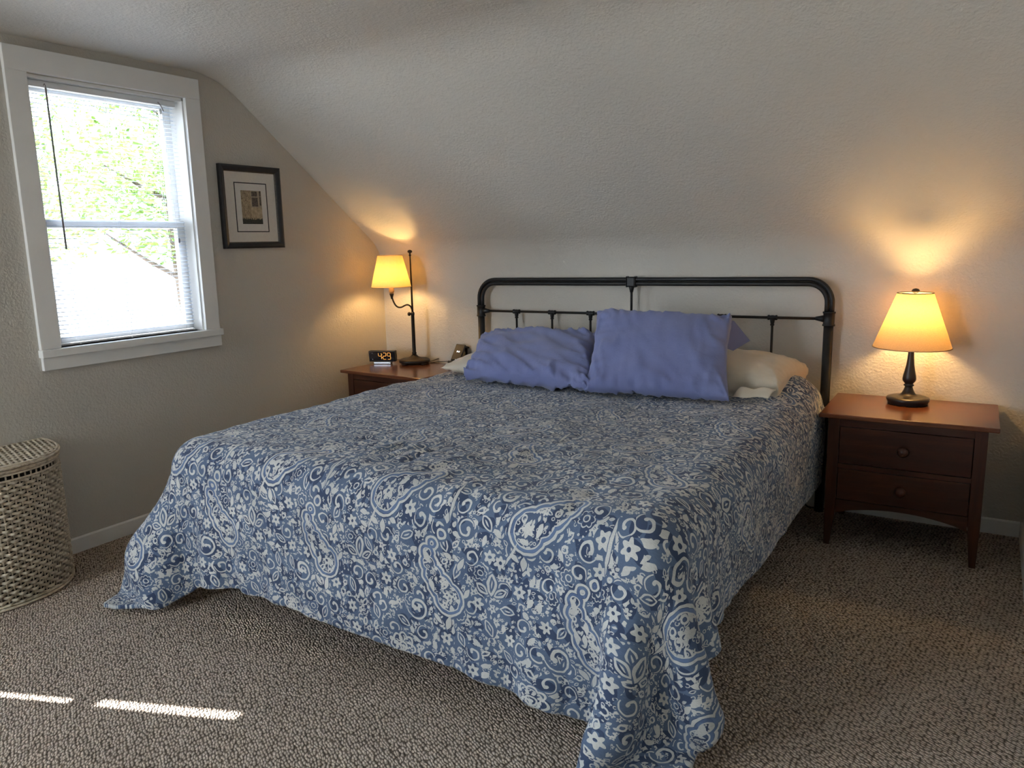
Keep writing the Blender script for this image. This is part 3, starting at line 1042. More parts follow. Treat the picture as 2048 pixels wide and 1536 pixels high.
# soft billow, quilting seams and creases
du = np.gradient(P, axis=0); dv_ = np.gradient(P, axis=1)
N = np.cross(du, dv_); N /= np.linalg.norm(N, axis=-1, keepdims=True) + 1e-9
for i in range(nx):
    for j in range(ny):
        u_, v_ = U[i, j], V[i, j]
        top = P[i, j, 2] > MZ - .03
        a = noise.noise(Vector((u_ * 3.1, v_ * 3.1, 1.7)))
        b2 = noise.noise(Vector((u_ * 7.5 + a, v_ * 5.5, 4.2)))
        c2 = 1 - abs(noise.noise(Vector((u_ * 11 + b2 * 2, v_ * 9 - a, 6.6)))) * 2.4
        puck = math.exp(-((u_ - 1.22) ** 2 / .07 + (v_ - .70) ** 2 / .022)) + .7 * math.exp(-((u_ - 1.62) ** 2 / .05 + (v_ - .93) ** 2 / .012)) \
            + .6 * math.exp(-((u_ - .75) ** 2 / .10 + (v_ - 1.98) ** 2 / .012))
        w_ = (u_ * 92 - v_ * 26) + a * 6 + b2 * 3
        rid = max(0, math.sin(w_)) * (.55 + .9 * noise.noise(Vector((u_ * 9, v_ * 6, 9.1))))
        seam = (abs((u_ + .11) % .32 - .16)); seam = math.exp(-(seam / .011) ** 2) * (.5 + .5 * math.sin(v_ * 60))
        mound = .075 * math.exp(-((P[i, j, 0] - 2.70) ** 2 / .014 + (P[i, j, 1] + .36) ** 2 / .035)) if top else 0
        P[i, j, 2] += mound
        P[i, j] += N[i, j] * (.011 * (a + .55) + .005 * b2 + .0045 * max(0, c2) ** 2 + puck * .024 * rid - .009 * seam)
faces = [(i * ny + j, (i + 1) * ny + j, (i + 1) * ny + j + 1, i * ny + j + 1) for i in range(nx - 1) for j in range(ny - 1)]
me = bpy.data.meshes.new('comforter')
me.from_pydata([tuple(p) for p in P.reshape(-1, 3)], [], faces)
uvl = me.uv_layers.new(name='UVMap')
vi = np.zeros(len(me.loops), dtype=np.int32); me.loops.foreach_get('vertex_index', vi)
uvs = np.stack([U.reshape(-1)[vi], V.reshape(-1)[vi]], -1).astype(np.float32)
uvl.data.foreach_set('uv', uvs.reshape(-1))
me.polygons.foreach_set('use_smooth', [True] * len(me.polygons))
me.materials.append(MAT['comforter'])
comf = bpy.data.objects.new('comforter', me)
COL.objects.link(comf)
tag(comf, 'blue and white paisley comforter spread over the bed and hanging to the carpet', 'comforter')
md = comf.modifiers.new('sub', 'SUBSURF'); md.levels = 1; md.render_levels = 1
md = comf.modifiers.new('thick', 'SOLIDIFY'); md.thickness = .014; md.offset = 1

# ------------------------------------------------------------------ pillows
def pillow(name, c4, T, mat, label, seed, wr=.010, wdir=(1, .3), group=None, sag=0.0, pw=(.45, .5), e=.055):
    """c4: bottom-left, bottom-right, top-right, top-left corners; T: half thickness."""
    c4 = [Vector(c) for c in c4]
    o_ = (c4[0] + c4[1] + c4[2] + c4[3]) / 4
    Nn = (c4[1] - c4[0]).cross(c4[3] - c4[0]).normalized()
    n, m = 64, 44
    bm = bmesh.new()
    def pos(u, v, side):
        uu_ = u * (1 - e * (1 - v * v) ** 1.2)
        vv_ = v * (1 - e * (1 - u * u) ** 1.2)
        a, b2 = (uu_ + 1) / 2, (vv_ + 1) / 2
        p = c4[0].lerp(c4[1], a).lerp(c4[3].lerp(c4[2], a), b2)
        th = T * (max(0, 1 - abs(u) ** 2.4) ** pw[0]) * (max(0, 1 - abs(v) ** 2.4) ** pw[1])
        th = max(th, .0)
        w1 = noise.noise(Vector((u * 3.0 * wdir[0] + v * 5 * wdir[1] + seed, v * 2.2 - u * wdir[1] * 2, seed * .7)))
        w2 = 1 - abs(noise.noise(Vector(((u * wdir[0] + v * wdir[1]) * 4.5 + seed * 2, (v * wdir[0] - u * wdir[1]) * 1.3, seed)))) * 2.2
        edge = min(1, max(abs(u), abs(v)) ** 3 + .35)
        w3 = noise.noise(Vector((u * 15 + seed, v * 3, 2))) * abs(v) ** 4 + noise.noise(Vector((u * 3, v * 13 + seed, 5))) * abs(u) ** 4
        dz = th + (w1 * wr * .8 + max(0, w2) ** 3 * wr * edge + w3 * wr * 1.1) * (1 if th > .004 else .3)
        return p + Nn * (dz * side) - o_ + Vector((0, 0, -sag * (1 - v * v) * (u * u)))
    g = {}
    for side in (1, -1):
        for i in range(n + 1):
            for j in range(m + 1):
                u, v = 2 * i / n - 1, 2 * j / m - 1
                # crowd rows towards the rim so the edge stays round
                u = math.sin(u * PI / 2); v = math.sin(v * PI / 2)
                if i in (0, n) or j in (0, m):
                    key = (i, j, 0)
                    if key not in g: g[key] = bm.verts.new(pos(u, v, 0) if False else pos(u, v, side * .25))
                else:
                    key = (i, j, side)
                    g[key] = bm.verts.new(pos(u, v, side))
    def G(i, j, s): return g[(i, j, 0)] if (i in (0, n) or j in (0, m)) else g[(i, j, s)]
    for s in (1, -1):
        for i in range(n):
            for j in range(m):
                q = [G(i, j, s), G(i + 1, j, s), G(i + 1, j + 1, s), G(i, j + 1, s)]
                if s < 0: q.reverse()
                bm.faces.new(q)
    root = mk(name, bm, mat, None, True)
    root.location = o_
    tag(root, label, 'pillow', group)
    return root
pillow('pillow', [(.945, -.66, .682), (1.66, -.66, .715), (1.68, -.13, .75), (.955, -.14, .715)], .072, 'cream',
       'cream pillow lying at the left end of the bed beneath a blue one', 11.3, .008, (1, .2), 'cream pillows lying on the bed')
pcr = pillow('pillow', [(2.02, -.64, .725), (2.700, -.60, .690), (2.735, -.15, .710), (2.03, -.12, .75)], .104, 'cream',
       'cream pillow lying at the right end of the bed, its open end showing', 4.4, .009, (1, .5), 'cream pillows lying on the bed', 0, (.24, .40), .02)
pillow('pillow', [(1.245, -.865, .700), (1.935, -.86, .690), (1.775, -.42, .875), (1.055, -.42, .838)], .075, 'periwinkle',
       'crumpled periwinkle blue pillow, the left and more reclined of the blue pair', 23.1, .019, (.8, .6), 'periwinkle pillows', 0, (.42, .42))
pbr = pillow('pillow', [(1.905, -.86, .675), (2.545, -.795, .675), (2.455, -.47, .990), (1.80, -.50, .998)], .080, 'periwinkle',
       'smoother periwinkle blue pillow, the right and more upright of the blue pair', 37.9, .014, (1, .15), 'periwinkle pillows', 0, (.42, .42), .05)
def sheet(name, pts, mat, parent, origin, th=.004, label=None):
    """A small stiff piece of cloth given as a grid of points."""
    bm = bmesh.new()
    rows = [[bm.verts.new(Vector(p) - Vector(origin)) for p in r] for r in pts]
    for a_, c_ in zip(rows, rows[1:]):
        for k in range(len(a_) - 1):
            bm.faces.new((a_[k], a_[k + 1], c_[k + 1], c_[k]))
    o = mk(name, bm, mat, parent, True, label=label)
    md = o.modifiers.new('s', 'SUBSURF'); md.levels = 2; md.render_levels = 2
    md.boundary_smooth = 'PRESERVE_CORNERS'
    md = o.modifiers.new('t', 'SOLIDIFY'); md.thickness = th
    return o
bm = bmesh.new()
fl = [(2.40, -.50, .975), (2.448, -.41, .966), (2.508, -.345, .868), (2.452, -.42, .828), (2.40, -.50, .86)]
vs = [bm.verts.new(Vector(p) - pbr.location) for p in fl]
cen = bm.verts.new(Vector((2.44, -.435, .90)) - pbr.location)
for k in range(5): bm.faces.new((vs[k], vs[(k + 1) % 5], cen))
fo = mk('pillowcase_flap', bm, 'periwinkle', pbr, label='loose open end of the pillowcase folded back')
md = fo.modifiers.new('t', 'SOLIDIFY'); md.thickness = .004
rows_ = []
for (yy, zz, x0_) in ((-.690, .712, 2.56), (-.712, .700, 2.55), (-.728, .686, 2.545), (-.732, .676, 2.54)):
    rows_.append([(x0_ + .028 * k, yy + .0022 * k * k + .012 * math.sin(k * 1.9 + zz * 30), zz + .010 * math.sin(k * 2.3) * (1 if yy > -.7 else .3)) for k in range(6)])
sheet('pillowcase_hem', rows_, 'cream', pcr, pcr.location, label='loose hemmed end of the pillowcase')

# ------------------------------------------------------------------ night stands
def nightstand(loc, rz, label):
    """Origin at the back-left corner of the top, on the floor; extends +x and -y."""
    w, d, h = .660, .500, .594
    r = empty('nightstand', loc, rz, label, 'nightstand', 'matching cherry wood nightstands either side of the bed')
    mk('top', boxm(0, w, -d, 0, h - .019, h), 'wood_top', r, bevel=.004)
    ix, iy = .036, .028
    x0, x1, y0, y1 = ix, w - ix, -d + iy, -.012
    lt = .045
    for (lx, ly, sx_, sy_) in ((x0, y0, 1, 1), (x1, y0, -1, 1), (x0, y1, 1, -1), (x1, y1, -1, -1)):
        bm = bmesh.new()
        A = [(lx, ly), (lx + sx_ * lt, ly), (lx + sx_ * lt, ly + sy_ * lt), (lx, ly + sy_ * lt)]
        tb = .028
        Bt = [(lx + sx_ * .004, ly + sy_ * .002), (lx + sx_ * tb, ly + sy_ * .002), (lx + sx_ * tb, ly + sy_ * tb), (lx + sx_ * .004, ly + sy_ * tb)]
        lv = [[bm.verts.new((*p, z)) for p in pp] for pp, z in ((Bt, 0), (A, .175), (A, h - .019))]
        for a_, c_ in zip(lv, lv[1:]):
            for k in range(4): bm.faces.new((a_[k], a_[(k + 1) % 4], c_[(k + 1) % 4], c_[k]))
        bm.faces.new(lv[0]); bm.faces.new(lv[2])
        mk('leg', bm, 'shaded_wood_z', r, bevel=.002)
    zb = .165
    mk('side_panel', boxm(x0 + .006, x0 + .020, y0 + lt, y1 - lt, zb, h - .019), 'shaded_wood_z', r)
    mk('side_panel', boxm(x1 - .020, x1 - .006, y0 + lt, y1 - lt, zb, h - .019), 'shaded_wood_z', r)
    mk('back_panel', boxm(x0 + lt, x1 - lt, y1 - .012, y1 - .004, zb, h - .019), 'shaded_wood_x', r)
    fx0, fx1 = x0 + lt, x1 - lt
    mk('top_rail', boxm(fx0, fx1, y0 + .004, y0 + .022, h - .019 - .036, h - .019), 'shaded_wood_x', r)
    mk('middle_rail', boxm(fx0, fx1, y0 + .004, y0 + .022, .354, .374), 'shaded_wood_x', r)
    # arched bottom apron
    bm = bmesh.new()
    top_z, end_z, mid_z = .212, .150, .190
    poly = [(fx0, top_z), (fx0, end_z)]
    for k in range(0, 17):
        t = k / 16
        poly.append((fx0 + .012 + (fx1 - fx0 - .024) * t, end_z + .004 + (mid_z - end_z - .004) * math.sin(PI * t) ** .75))
    poly += [(fx1, end_z), (fx1, top_z)]
    for k in range(len(poly) - 1):
        pass
    # strip of quads keeps the concave outline clean
    nb = len(poly)
    for (pa, pb) in zip(poly[1:-1], poly[2:-1]):
        q = [(pa[0], pa[1]), (pb[0], pb[1]), (pb[0], top_z), (pa[0], top_z)]
        if abs(pa[0] - pb[0]) < 1e-6: continue
        prism(bm, q, 'y', y0 + .005, y0 + .022)
    bmesh.ops.remove_doubles(bm, verts=bm.verts, dist=1e-5)
    mk('arched_apron', bm, 'shaded_wood_x', r)
    mk('cabinet_floor', boxm(fx0, fx1, y0 + .022, y1 - .012, .205, .212), 'shaded_wood_x', r)
    for z0, z1 in ((.377, .536), (.215, .351)):
        dr = mk('drawer', boxm(fx0 + .0025, fx1 - .0025, y0 + .003, y0 + .021, z0, z1), 'shaded_wood_x', r, bevel=.0015)
        bm = bmesh.new()
        lathe(bm, [(.009, 0), (.010, -.006), (.012, -.010), (.0200, -.016), (.0225, -.022), (.0200, -.030), (.012, -.036), (.001, -.039)], ((fx0 + fx1) / 2, y0 + .004, (z0 + z1) / 2), 24, True, 'y')
        mk('knob', bm, 'shaded_wood_z', dr, True)
        # dark box behind the front
    mk('drawer_box', boxm(fx0 + .01, fx1 - .01, y0 + .03, y1 - .03, .23, .52), 'shaded_wood_x', r)
    return r
nightstand((2.849, -.018, 0), .012, 'cherry wood nightstand with two drawers to the right of the bed')
nightstand((.112, -.037, 0), -.060, 'cherry wood nightstand in the left corner, partly hidden by the bed')

# ------------------------------------------------------------------ right lamp
H = .594
lr = empty('table_lamp', (3.163, -.150, H + .001), 0, 'black turned wood table lamp with flared linen shade on the right nightstand', 'lamp')
bm = bmesh.new()
lathe(bm, [(.078, 0), (.082, .003), (.082, .010), (.086, .013), (.089, .020), (.086, .028), (.070, .033), (.045, .036), (.034, .040), (.027, .048), (.021, .060),
           (.017, .072), (.016, .078), (.021, .081), (.0215, .085), (.016, .089), (.019, .093), (.0265, .103), (.028, .113), (.026, .128), (.021, .150), (.0165, .175),
           (.0135, .205), (.012, .235), (.0125, .262), (.012, .27)], (0, 0, 0), 48)
mk('turned_base', bm, 'black_wood', lr, True)
bm = bmesh.new(); lathe(bm, [(.007, .268), (.007, .30), (.016, .302), (.016, .345), (.010, .350)], (0, 0, 0), 20); mk('socket', bm, 'bronze', lr, True)
bm = bmesh.new()
SB, STp, RB, RT = .254, .492, .158, .072
lathe(bm, [(RB, SB), (RT, STp)], (0, 0, 0), 72, False)
sh = mk('lamp_shade', bm, 'shade_linen', lr, True, label='flared beige linen shade')
for rad, zz in ((RB, SB), (RT, STp)):
    bm = bmesh.new(); tube(bm, [(rad * math.cos(a * 2 * PI / 60), rad * math.sin(a * 2 * PI / 60), zz) for a in range(61)], .0022, 6, cap=False)
    mk('shade_trim', bm, 'shade_linen' if zz == SB else 'bronze', sh, True)
bm = bmesh.new()
for s in (-1, 1):
    tube(bm, [(s * .012, 0, .30), (s * .045, 0, .34), (s * .050, 0, .39), (s * .035, 0, .44), (s * .006, 0, .478), (0, 0, .490)], .0016, 6)
for k in range(3):
    a = k * 2 * PI / 3 + .4
    tube(bm, [(0, 0, .486), (RT * math.cos(a), RT * math.sin(a), STp - .004)], .0014, 6)
mk('harp', bm, 'bronze', lr, True)
bm = bmesh.new(); lathe(bm, [(.004, .484), (.006, .490), (.014, .495), (.0165, .502), (.012, .509), (.003, .512)], (0, 0, 0), 24); mk('finial', bm, 'bronze', lr, True)
bm = bmesh.new(); lathe(bm, [(.012, .352), (.014, .365), (.024, .385), (.0285, .405), (.026, .425), (.014, .438), (.002, .441)], (0, 0, 0), 24)
mk('bulb', bm, 'bulb', lr, True)

# ------------------------------------------------------------------ left lamp
ll = empty('table_lamp', (.357, -.150, H + .001), .62, 'slim dark bronze lamp with curved arm and small shade on the left nightstand', 'lamp')
bm = bmesh.new()
def superring(rx, ry_, z, seg=48, p=3.2):
    out = []
    for k in range(seg):
        a = 2 * PI * k / seg
        c_, s_ = math.cos(a), math.sin(a)
        q = (abs(c_) ** p + abs(s_) ** p) ** (-1 / p)
        out.append(bm.verts.new((rx * c_ * q, ry_ * s_ * q, z)))
    return out
prev = None
lv = [(.088, .006), (.096, .010), (.098, .018), (.095, .026), (.080, .032), (.045, .038), (.026, .046), (.016, .056), (.012, .062)]
rings = [superring(r_, r_ * .86, z_, p=2.6 if z_ < .035 else 2.0) for r_, z_ in lv]
for a_, c_ in zip(rings, rings[1:]):
    for k in range(48): bm.faces.new((a_[k], a_[(k + 1) % 48], c_[(k + 1) % 48], c_[k]))
bm.faces.new(rings[0]); bm.faces.new(rings[-1])
mk('base', bm, 'bronze', ll, True)
for (fx_, fy_) in ((-.06, -.05), (.06, -.05), (.06, .05), (-.06, .05)):
    bm = bmesh.new(); lathe(bm, [(.015, 0), (.017, .002), (.017, .006), (.014, .008)], (fx_, fy_, 0), 16); mk('foot', bm, 'bronze', ll, True)
bm = bmesh.new()
lathe(bm, [(.012, .060), (.0145, .064), (.0145, .070), (.0115, .074), (.0115, .10), (.0105, .305), (.0125, .310), (.0125, .322), (.0095, .328)], (0, 0, 0), 20)
mk('lower_pole', bm, 'bronze', ll, True)
bm = bmesh.new(); lathe(bm, [(.0065, .32), (.0055, .52), (.0042, .672), (.007, .676), (.0075, .682), (.005, .686), (.006, .692), (.014, .697), (.0155, .703), (.011, .710), (.002, .713)], (0, 0, 0), 20)
mk('upper_pole', bm, 'bronze', ll, True)
bm = bmesh.new(); lathe(bm, [(.004, -.008), (.012, -.012), (.013, -.018), (.009, -.026), (.001, -.028)], (-.004, 0, .315), 16, True, 'x'); mk('thumb_knob', bm, 'bronze', ll, True)
SX = -.124
arm = [(0, 0, .325), (-.003, 0, .350), (-.014, 0, .368), (-.031, 0, .375), (-.048, 0, .369), (-.066, 0, .359), (-.086, 0, .358), (-.103, 0, .370), (-.116, 0, .396), (SX, 0, .425)]
# smooth the arm
def smooth_pts(p, it=2):
    p = [Vector(q) for q in p]
    for _ in range(it):
        q = [p[0]]
        for a_, c_ in zip(p, p[1:]):
            q += [a_ * .75 + c_ * .25, a_ * .25 + c_ * .75]
        q.append(p[-1]); p = q
    return p
bm = bmesh.new(); tube(bm, smooth_pts(arm), .0052, 12); mk('curved_arm', bm, 'bronze', ll, True)
bm = bmesh.new(); lathe(bm, [(.006, .412), (.008, .425), (.013, .440), (.0145, .446), (.010, .448)], (SX, 0, 0), 20); mk('arm_cup', bm, 'bronze', ll, True)
bm = bmesh.new(); lathe(bm, [(.010, .448), (.0145, .452), (.017, .460), (.0175, .512), (.015, .516)], (SX, 0, 0), 20); mk('socket_sleeve', bm, 'brass_cup', ll, True)
bm = bmesh.new()
SB2, ST2, RB2, RT2 = .476, .694, .124, .076
SB2, ST2 = .488, .682
lathe(bm, [(RB2, SB2), (RT2, ST2)], (SX, 0, 0), 64, False)
sh = mk('lamp_shade', bm, 'shade_smooth', ll, True, label='small tapered cream shade, glowing yellow')
for rad, zz in ((RB2, SB2), (RT2, ST2)):
    bm = bmesh.new(); tube(bm, [(SX + rad * math.cos(a * 2 * PI / 60), rad * math.sin(a * 2 * PI / 60), zz) for a in range(61)], .0018, 6, cap=False)
    mk('shade_trim', bm, 'shade_smooth', sh, True)
bm = bmesh.new()
for k in range(3):
    a = k * 2 * PI / 3
    tube(bm, [(SX, 0, .560), (SX + .03 * math.cos(a), .03 * math.sin(a), .60), (SX + RT2 * math.cos(a), RT2 * math.sin(a), ST2 - .005)], .0013, 6)
mk('shade_clip', bm, 'bronze', ll, True)
bm = bmesh.new(); lathe(bm, [(.010, .514), (.012, .528), (.020, .546), (.0235, .562), (.020, .580), (.008, .590), (.001, .592)], (SX, 0, 0), 24)
mk('bulb', bm, 'bulb', ll, True)
bm = bmesh.new()
tube(bm, smooth_pts([(.075, .03, .006), (.11, .05, .004), (.15, .085, .016), (.19, .06, .022), (.235, .055, .012), (.26, .075, .004), (.22, .03, .003), (.15, .02, .003), (.10, .0, .003)]), .0022, 8)
mk('lamp_cord', bm, 'cord', ll, True)

# ------------------------------------------------------------------ alarm clock
ck = empty('alarm_clock', (.168, -.233, H + .001), .41, 'small black digital alarm clock showing 4:29 on the left nightstand', 'clock')
bm = bmesh.new()
prism(bm, [(-.018, .014), (-.028, .084), (.018, .084), (.026, .045), (.020, .014)], 'x', -.086, .086)
mk('clock_case', bm, 'black_plastic', ck, bevel=.003)
bm = bmesh.new()
ft = Vector((0, -.01, .070)).normalized()
def cf(x, z, off=.0):     # a point on the sloping clock face
    t = (z - .014) / .070
    return Vector((x, -.018 - .010 * t - .001 - off, z))
vs = [cf(-.081, .020), cf(.081, .020), cf(.081, .080), cf(-.081, .080)]
vb = [v + Vector((0, .002, 0)) for v in vs]
A = [bm.verts.new(v) for v in vs]; B = [bm.verts.new(v) for v in vb]
bm.faces.new(A); bm.faces.new(B[::-1])
for k in range(4): bm.faces.new((A[k], B[k], B[(k + 1) % 4], A[(k + 1) % 4]))
mk('display_panel', bm, 'glossy_black', ck)
mk('clock_foot', boxm(-.056, .056, -.022, .020, 0, .014), 'silver', ck, bevel=.003, label='silver foot strip')
SEG = {'4': 'fgbc', '2': 'abged', '9': 'abcdfg'}
def digit(ch, x0, bw=.020, bh=.042, zc=.051, t=.0015):
    bm = bmesh.new()
    g_ = .0018
    top, mid_, bot = zc + bh / 2, zc, zc - bh / 2
    L = {'a': ((x0 + g_, top), (x0 + bw - g_, top)), 'g': ((x0 + g_, mid_), (x0 + bw - g_, mid_)), 'd': ((x0 + g_, bot), (x0 + bw - g_, bot)),
         'f': ((x0, top - g_), (x0, mid_ + g_)), 'b': ((x0 + bw, top - g_), (x0 + bw, mid_ + g_)), 'e': ((x0, mid_ - g_), (x0, bot + g_)), 'c': ((x0 + bw, mid_ - g_), (x0 + bw, bot + g_))}
    for s in SEG[ch]:
        (xa, za), (xb, zb_) = L[s]
        if za == zb_: q = [(xa, za - t / 2), (xb, za - t / 2), (xb, za + t / 2), (xa, za + t / 2)]
        else: q = [(xa - t / 2, zb_), (xa + t / 2, zb_), (xa + t / 2, za), (xa - t / 2, za)]
        A = [bm.verts.new(cf(x, z, .0002)) for x, z in q]; B = [bm.verts.new(cf(x, z, .0008)) for x, z in q]
        bm.faces.new(A); bm.faces.new(B)
        for k in range(4): bm.faces.new((A[k], B[k], B[(k + 1) % 4], A[(k + 1) % 4]))
    return mk('digit', bm, 'amber', ck)
digit('4', -.022); digit('2', .008); digit('9', .037)
bm = bmesh.new()
for z in (.042, .060):
    p = cf(.0025, z, .0006); box(bm, p.x - .0013, p.x + .0013, p.y - .0004, p.y + .0004, z - .0013, z + .0013)
mk('colon', bm, 'amber', ck)
for z in (.030, .070):
    bm = bmesh.new(); p = cf(-.062, z, .0); lathe(bm, [(.002, .001), (.003, 0), (.002, -.001)], tuple(p), 12, True, 'y'); mk('button', bm, 'silver', ck, True)

# ------------------------------------------------------------------ charging stand beside the bed
cs = empty('charging_stand', (.655, -.115, H + .001), .12, 'black tilted phone charging stand on the left nightstand beside the pillow', 'charger')
Rx = Matrix.Rotation(math.radians(-36), 4, 'X')
def rot_bm(bm, mtx, tr=(0, 0, 0)):
    bmesh.ops.transform(bm, matrix=Matrix.Translation(tr) @ mtx, verts=bm.verts)
    return bm
Ry = Matrix.Rotation(math.radians(4), 4, 'Y')
MM = Rx @ Ry
bm = boxm(-.034, .034, -.006, .006, .006, .150); rot_bm(bm, MM, (0, -.03, .004)); mk('charging_pad', bm, 'black_plastic', cs, bevel=.005)
bm = boxm(-.034, .034, -.028, .006, 0, .016); rot_bm(bm, MM, (0, -.03, .008)); mk('phone_ledge', bm, 'black_plastic', cs, bevel=.004)
bm = boxm(-.018, .018, -.020, -.008, .018, .032); rot_bm(bm, MM, (0, -.03, .008)); mk('ledge_pad', bm, 'glossy_black', cs, bevel=.003)
bm = bmesh.new()
for q in ([(-.008, .092), (-.006, .092), (-.006, .101), (-.008, .101)], [(.006, .092), (.008, .092), (.008, .101), (.006, .101)], [(-.006, .101), (-.003, .101), (.006, .092), (.003, .092)], [(-.002, .036), (.002, .036), (.002, .042), (-.002, .042)]):
    prism(bm, [(a_ * 1.1, c_) for a_, c_ in q], 'y', -.0072, -.0060)
rot_bm(bm, MM, (0, -.03, .004)); mk('indicator_mark', bm, 'white_led', cs, label='small white indicator marks')
# folding back arm with watch pad
tp = MM @ Vector((0, .0, .146)) + Vector((0, -.03, .004))
bm = bmesh.new()
A_ = [tp + Vector((-.030, 0, 0)), tp + Vector((.034, 0, 0))]
prism(bm, [(tp.y - .004, tp.z), (tp.y + .075, tp.z - .020), (tp.y + .075, tp.z - .032), (tp.y - .002, tp.z - .012)], 'x', tp.x - .022, tp.x + .026)
mk('watch_arm', bm, 'black_plastic', cs, bevel=.003)
bm = bmesh.new(); prism(bm, [(.048, 0.0), (tp.y + .06, 0.0), (tp.y + .07, tp.z - .026), (tp.y + .05, tp.z - .026)], 'x', tp.x - .012, tp.x + .012)
mk('rear_leg', bm, 'black_plastic', cs, bevel=.002)

# ------------------------------------------------------------------ cord and power strip on the floor by the headboard
pc = empty('extension_cord', (0, 0, 0), 0, 'black power cord lying along the baseboard under the bed', 'cord')
bm = bmesh.new(); tube(bm, smooth_pts([(2.35, -.03, .06), (2.6, -.035, .045), (2.72, -.04, .025), (2.75, -.06, .008), (2.78, -.04, .006), (2.83, -.03, .005)]), .004, 8); mk('cable', bm, 'cord', pc, True)
ps = empty('power_strip', (2.56, -.22, 0), .2, 'black power strip on the carpet under the head of the bed', 'power strip')
mk('strip_body', boxm(-.14, .14, -.03, .03, .001, .04), 'black_plastic', ps, bevel=.005)
bm = bmesh.new()
for k in range(4): box(bm, -.10 + k * .06, -.07 + k * .06, -.015, .015, .04, .042)
mk('strip_sockets', bm, 'glossy_black', ps)

# ------------------------------------------------------------------ wicker hamper
hp = empty('laundry_hamper', (.022, -2.565, 0), 0, 'half round greige wicker laundry hamper standing against the wall below the window', 'hamper')
HA, HB_, HH = .330, .283, .545
def dcurve(n, off=0.0, closed_back=True):
    """Points around the D outline (back along the wall, belly towards the room)."""
    pts = []
    p = 2.25
    m_ = int(n * .70)
    for k in range(m_):
        a = -PI / 2 + PI * k / m_
        c_, s_ = math.cos(a), math.sin(a)
        q = (abs(c_) ** p + abs(s_) ** p) ** (-1 / p)
        pts.append(Vector(((HA + off) * c_ * q, (HB_ + off) * s_ * q, 0)))
    for k in range(n - m_):
        t = k / (n - m_)
        pts.append(Vector((-.0, (HB_ + off) * (1 - 2 * t), 0)))
    return pts
# even spacing along the outline
def resample(pts, n):
    P_ = pts + [pts[0]]
    L = [0]
    for a_, c_ in zip(P_, P_[1:]): L.append(L[-1] + (c_ - a_).length)
    out = []
    j = 0
    for k in range(n):
        s = L[-1] * k / n
        while L[j + 1] < s: j += 1
        t = (s - L[j]) / max(1e-9, L[j + 1] - L[j])
        out.append(P_[j].lerp(P_[j + 1], t))
    return out
NST = 66
SUBS = 5
base = resample(dcurve(400), NST * SUBS)
nrm = []
for k in range(len(base)):
    t = base[(k + 1) % len(base)] - base[k - 1]
    nrm.append(Vector((t.y, -t.x, 0)).normalized())
if nrm[len(base) // 3].x < 0: nrm = [-n_ for n_ in nrm]
def ringmesh(bm, pts, r, rz, seg=5):
    n = len(pts)
    rings = []
    for k in range(n):
        nn = nrm[k * len(nrm) // n]
        rings.append([bm.verts.new(pts[k] + nn * (math.cos(2 * PI * s / seg) * r) + Vector((0, 0, math.sin(2 * PI * s / seg) * rz))) for s in range(seg)])
    for k in range(n):
        a_, c_ = rings[k], rings[(k + 1) % n]
        for s in range(seg): bm.faces.new((a_[s], a_[(s + 1) % seg], c_[(s + 1) % seg], c_[s]))
bm = bmesh.new()
rows = 32
rg = random.Random(4)
z0h, z1h = .022, HH - .055
for rI in range(rows):
    z = z0h + (z1h - z0h) * rI / (rows - 1)
    ph = rI % 2
    for dz in (0,):
        amp = .0070
        jit = rg.uniform(-.0006, .0006)
        pts = [base[k] + nrm[k] * (amp * math.cos(PI * k / SUBS + PI * ph)) + Vector((0, 0, z + dz + jit + .0006 * math.sin(k * .7 + rI))) for k in range(len(base))]
        ringmesh(bm, pts, .0036, .0068, 6)
mk('woven_strands', bm, 'wicker', hp, True, kind='stuff')
bm = bmesh.new()
for k in range(NST):
    p = base[k * SUBS]
    tube(bm, [p + Vector((0, 0, .006)), p + Vector((0, 0, HH - .02))], .0034, 5)
mk('upright_stakes', bm, 'wicker', hp, True, kind='stuff')
for z, off, r_ in ((.008, .004, .006), (.019, .003, .0045), (HH - .045, .002, .0042), (HH - .022, .004, .0045), (HH - .012, .006, .0045)):
    bm = bmesh.new()
    ringmesh(bm, [base[k] + nrm[k] * off + Vector((0, 0, z)) for k in range(len(base))], r_, r_, 8)
    mk('rim_band', bm, 'wicker', hp, True)
bm = bmesh.new()
inn = [base[k] - nrm[k] * .012 for k in range(0, len(base), 4)]
A = [bm.verts.new(p + Vector((0, 0, .004))) for p in inn]; B = [bm.verts.new(p + Vector((0, 0, HH - .025))) for p in inn]
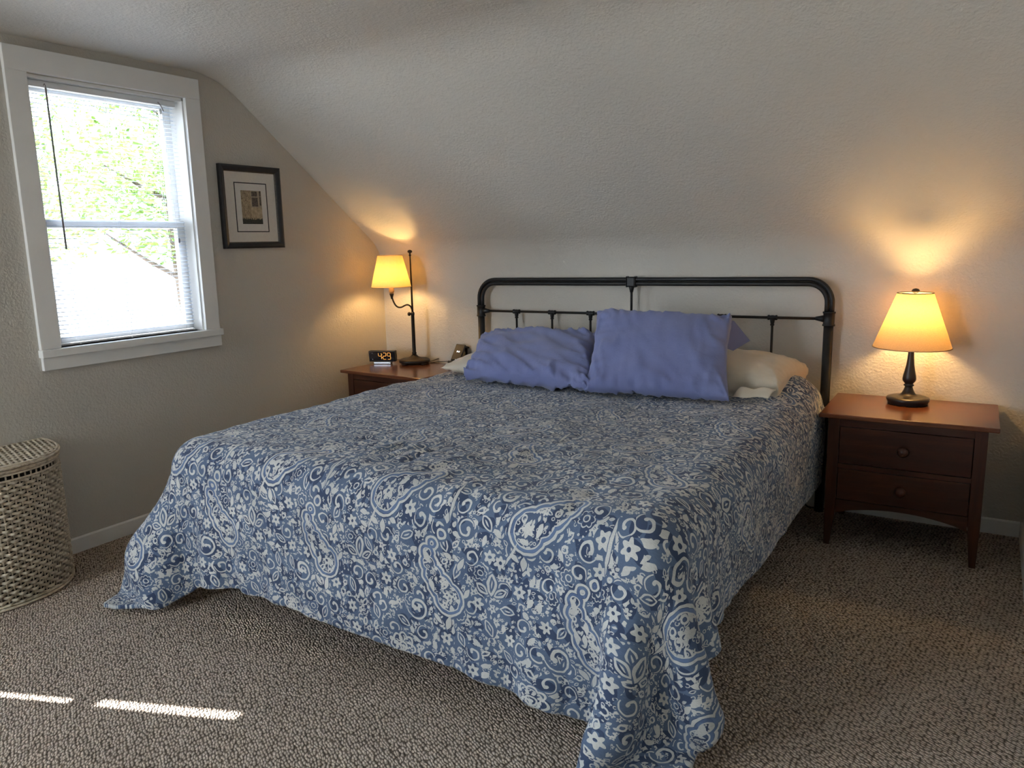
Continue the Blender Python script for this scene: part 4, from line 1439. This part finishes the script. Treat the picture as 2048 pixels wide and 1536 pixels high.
for k in range(len(inn)): bm.faces.new((A[k], A[(k + 1) % len(inn)], B[(k + 1) % len(inn)], B[k]))
bm.faces.new(A[::-1])
mk('inner_shade_sheet', bm, 'hamper_shade', hp)  # dark sheet behind the weave, standing in for the shade inside
# lid
lid = empty('lid', (0, 0, HH))
lid.parent = hp
bm = bmesh.new()
ringmesh(bm, [base[k] + nrm[k] * .010 + Vector((0, 0, .004)) for k in range(len(base))], .0055, .0055, 8)
ringmesh(bm, [base[k] + nrm[k] * .004 + Vector((0, 0, .011)) for k in range(len(base))], .0045, .0045, 8)
ringmesh(bm, [base[k] + nrm[k] * .008 + Vector((0, 0, -.006)) for k in range(len(base))], .0035, .0035, 8)
mk('lid_rim', bm, 'wicker', lid, True)
def inside_x(y):
    t = min(1, abs(y) / HB_)
    return HA * (1 - t ** 2.25) ** (1 / 2.25)
bm = bmesh.new()
nrow = 54
for i in range(nrow):                       # strands running front to back, weaving over the ribs
    y = -HB_ * .985 + 2 * HB_ * .985 * i / (nrow - 1)
    xe = inside_x(y)
    n = max(3, int(xe / .010))
    pts = []
    for k in range(n + 1):
        x = xe * k / n
        pts.append((x, y + .0, .008 + .0042 * math.cos(PI * x / .036 + PI * (i % 2))))
    tube(bm, pts, .0042, 5)
mk('lid_strands', bm, 'wicker', lid, True, kind='stuff')
bm = bmesh.new()
for k in range(9):
    x = .018 + .036 * k
    ye = HB_ * max(0, 1 - (x / HA) ** 2.25) ** (1 / 2.25)
    tube(bm, [(x, -ye, .007), (x, 0, .008), (x, ye, .007)], .0036, 6)
    tube(bm, [(x + .008, -ye, .007), (x + .008, 0, .008), (x + .008, ye, .007)], .0036, 6)
mk('lid_ribs', bm, 'wicker', lid, True, kind='stuff')
bm = bmesh.new()
pp = [base[k] for k in range(0, len(base), 6)]
A = [bm.verts.new(p + Vector((0, 0, .0005))) for p in pp]
bm.faces.new(A)
mk('lid_shade_sheet', bm, 'hamper_shade', lid)  # dark sheet under the lid strands, shade painted as colour
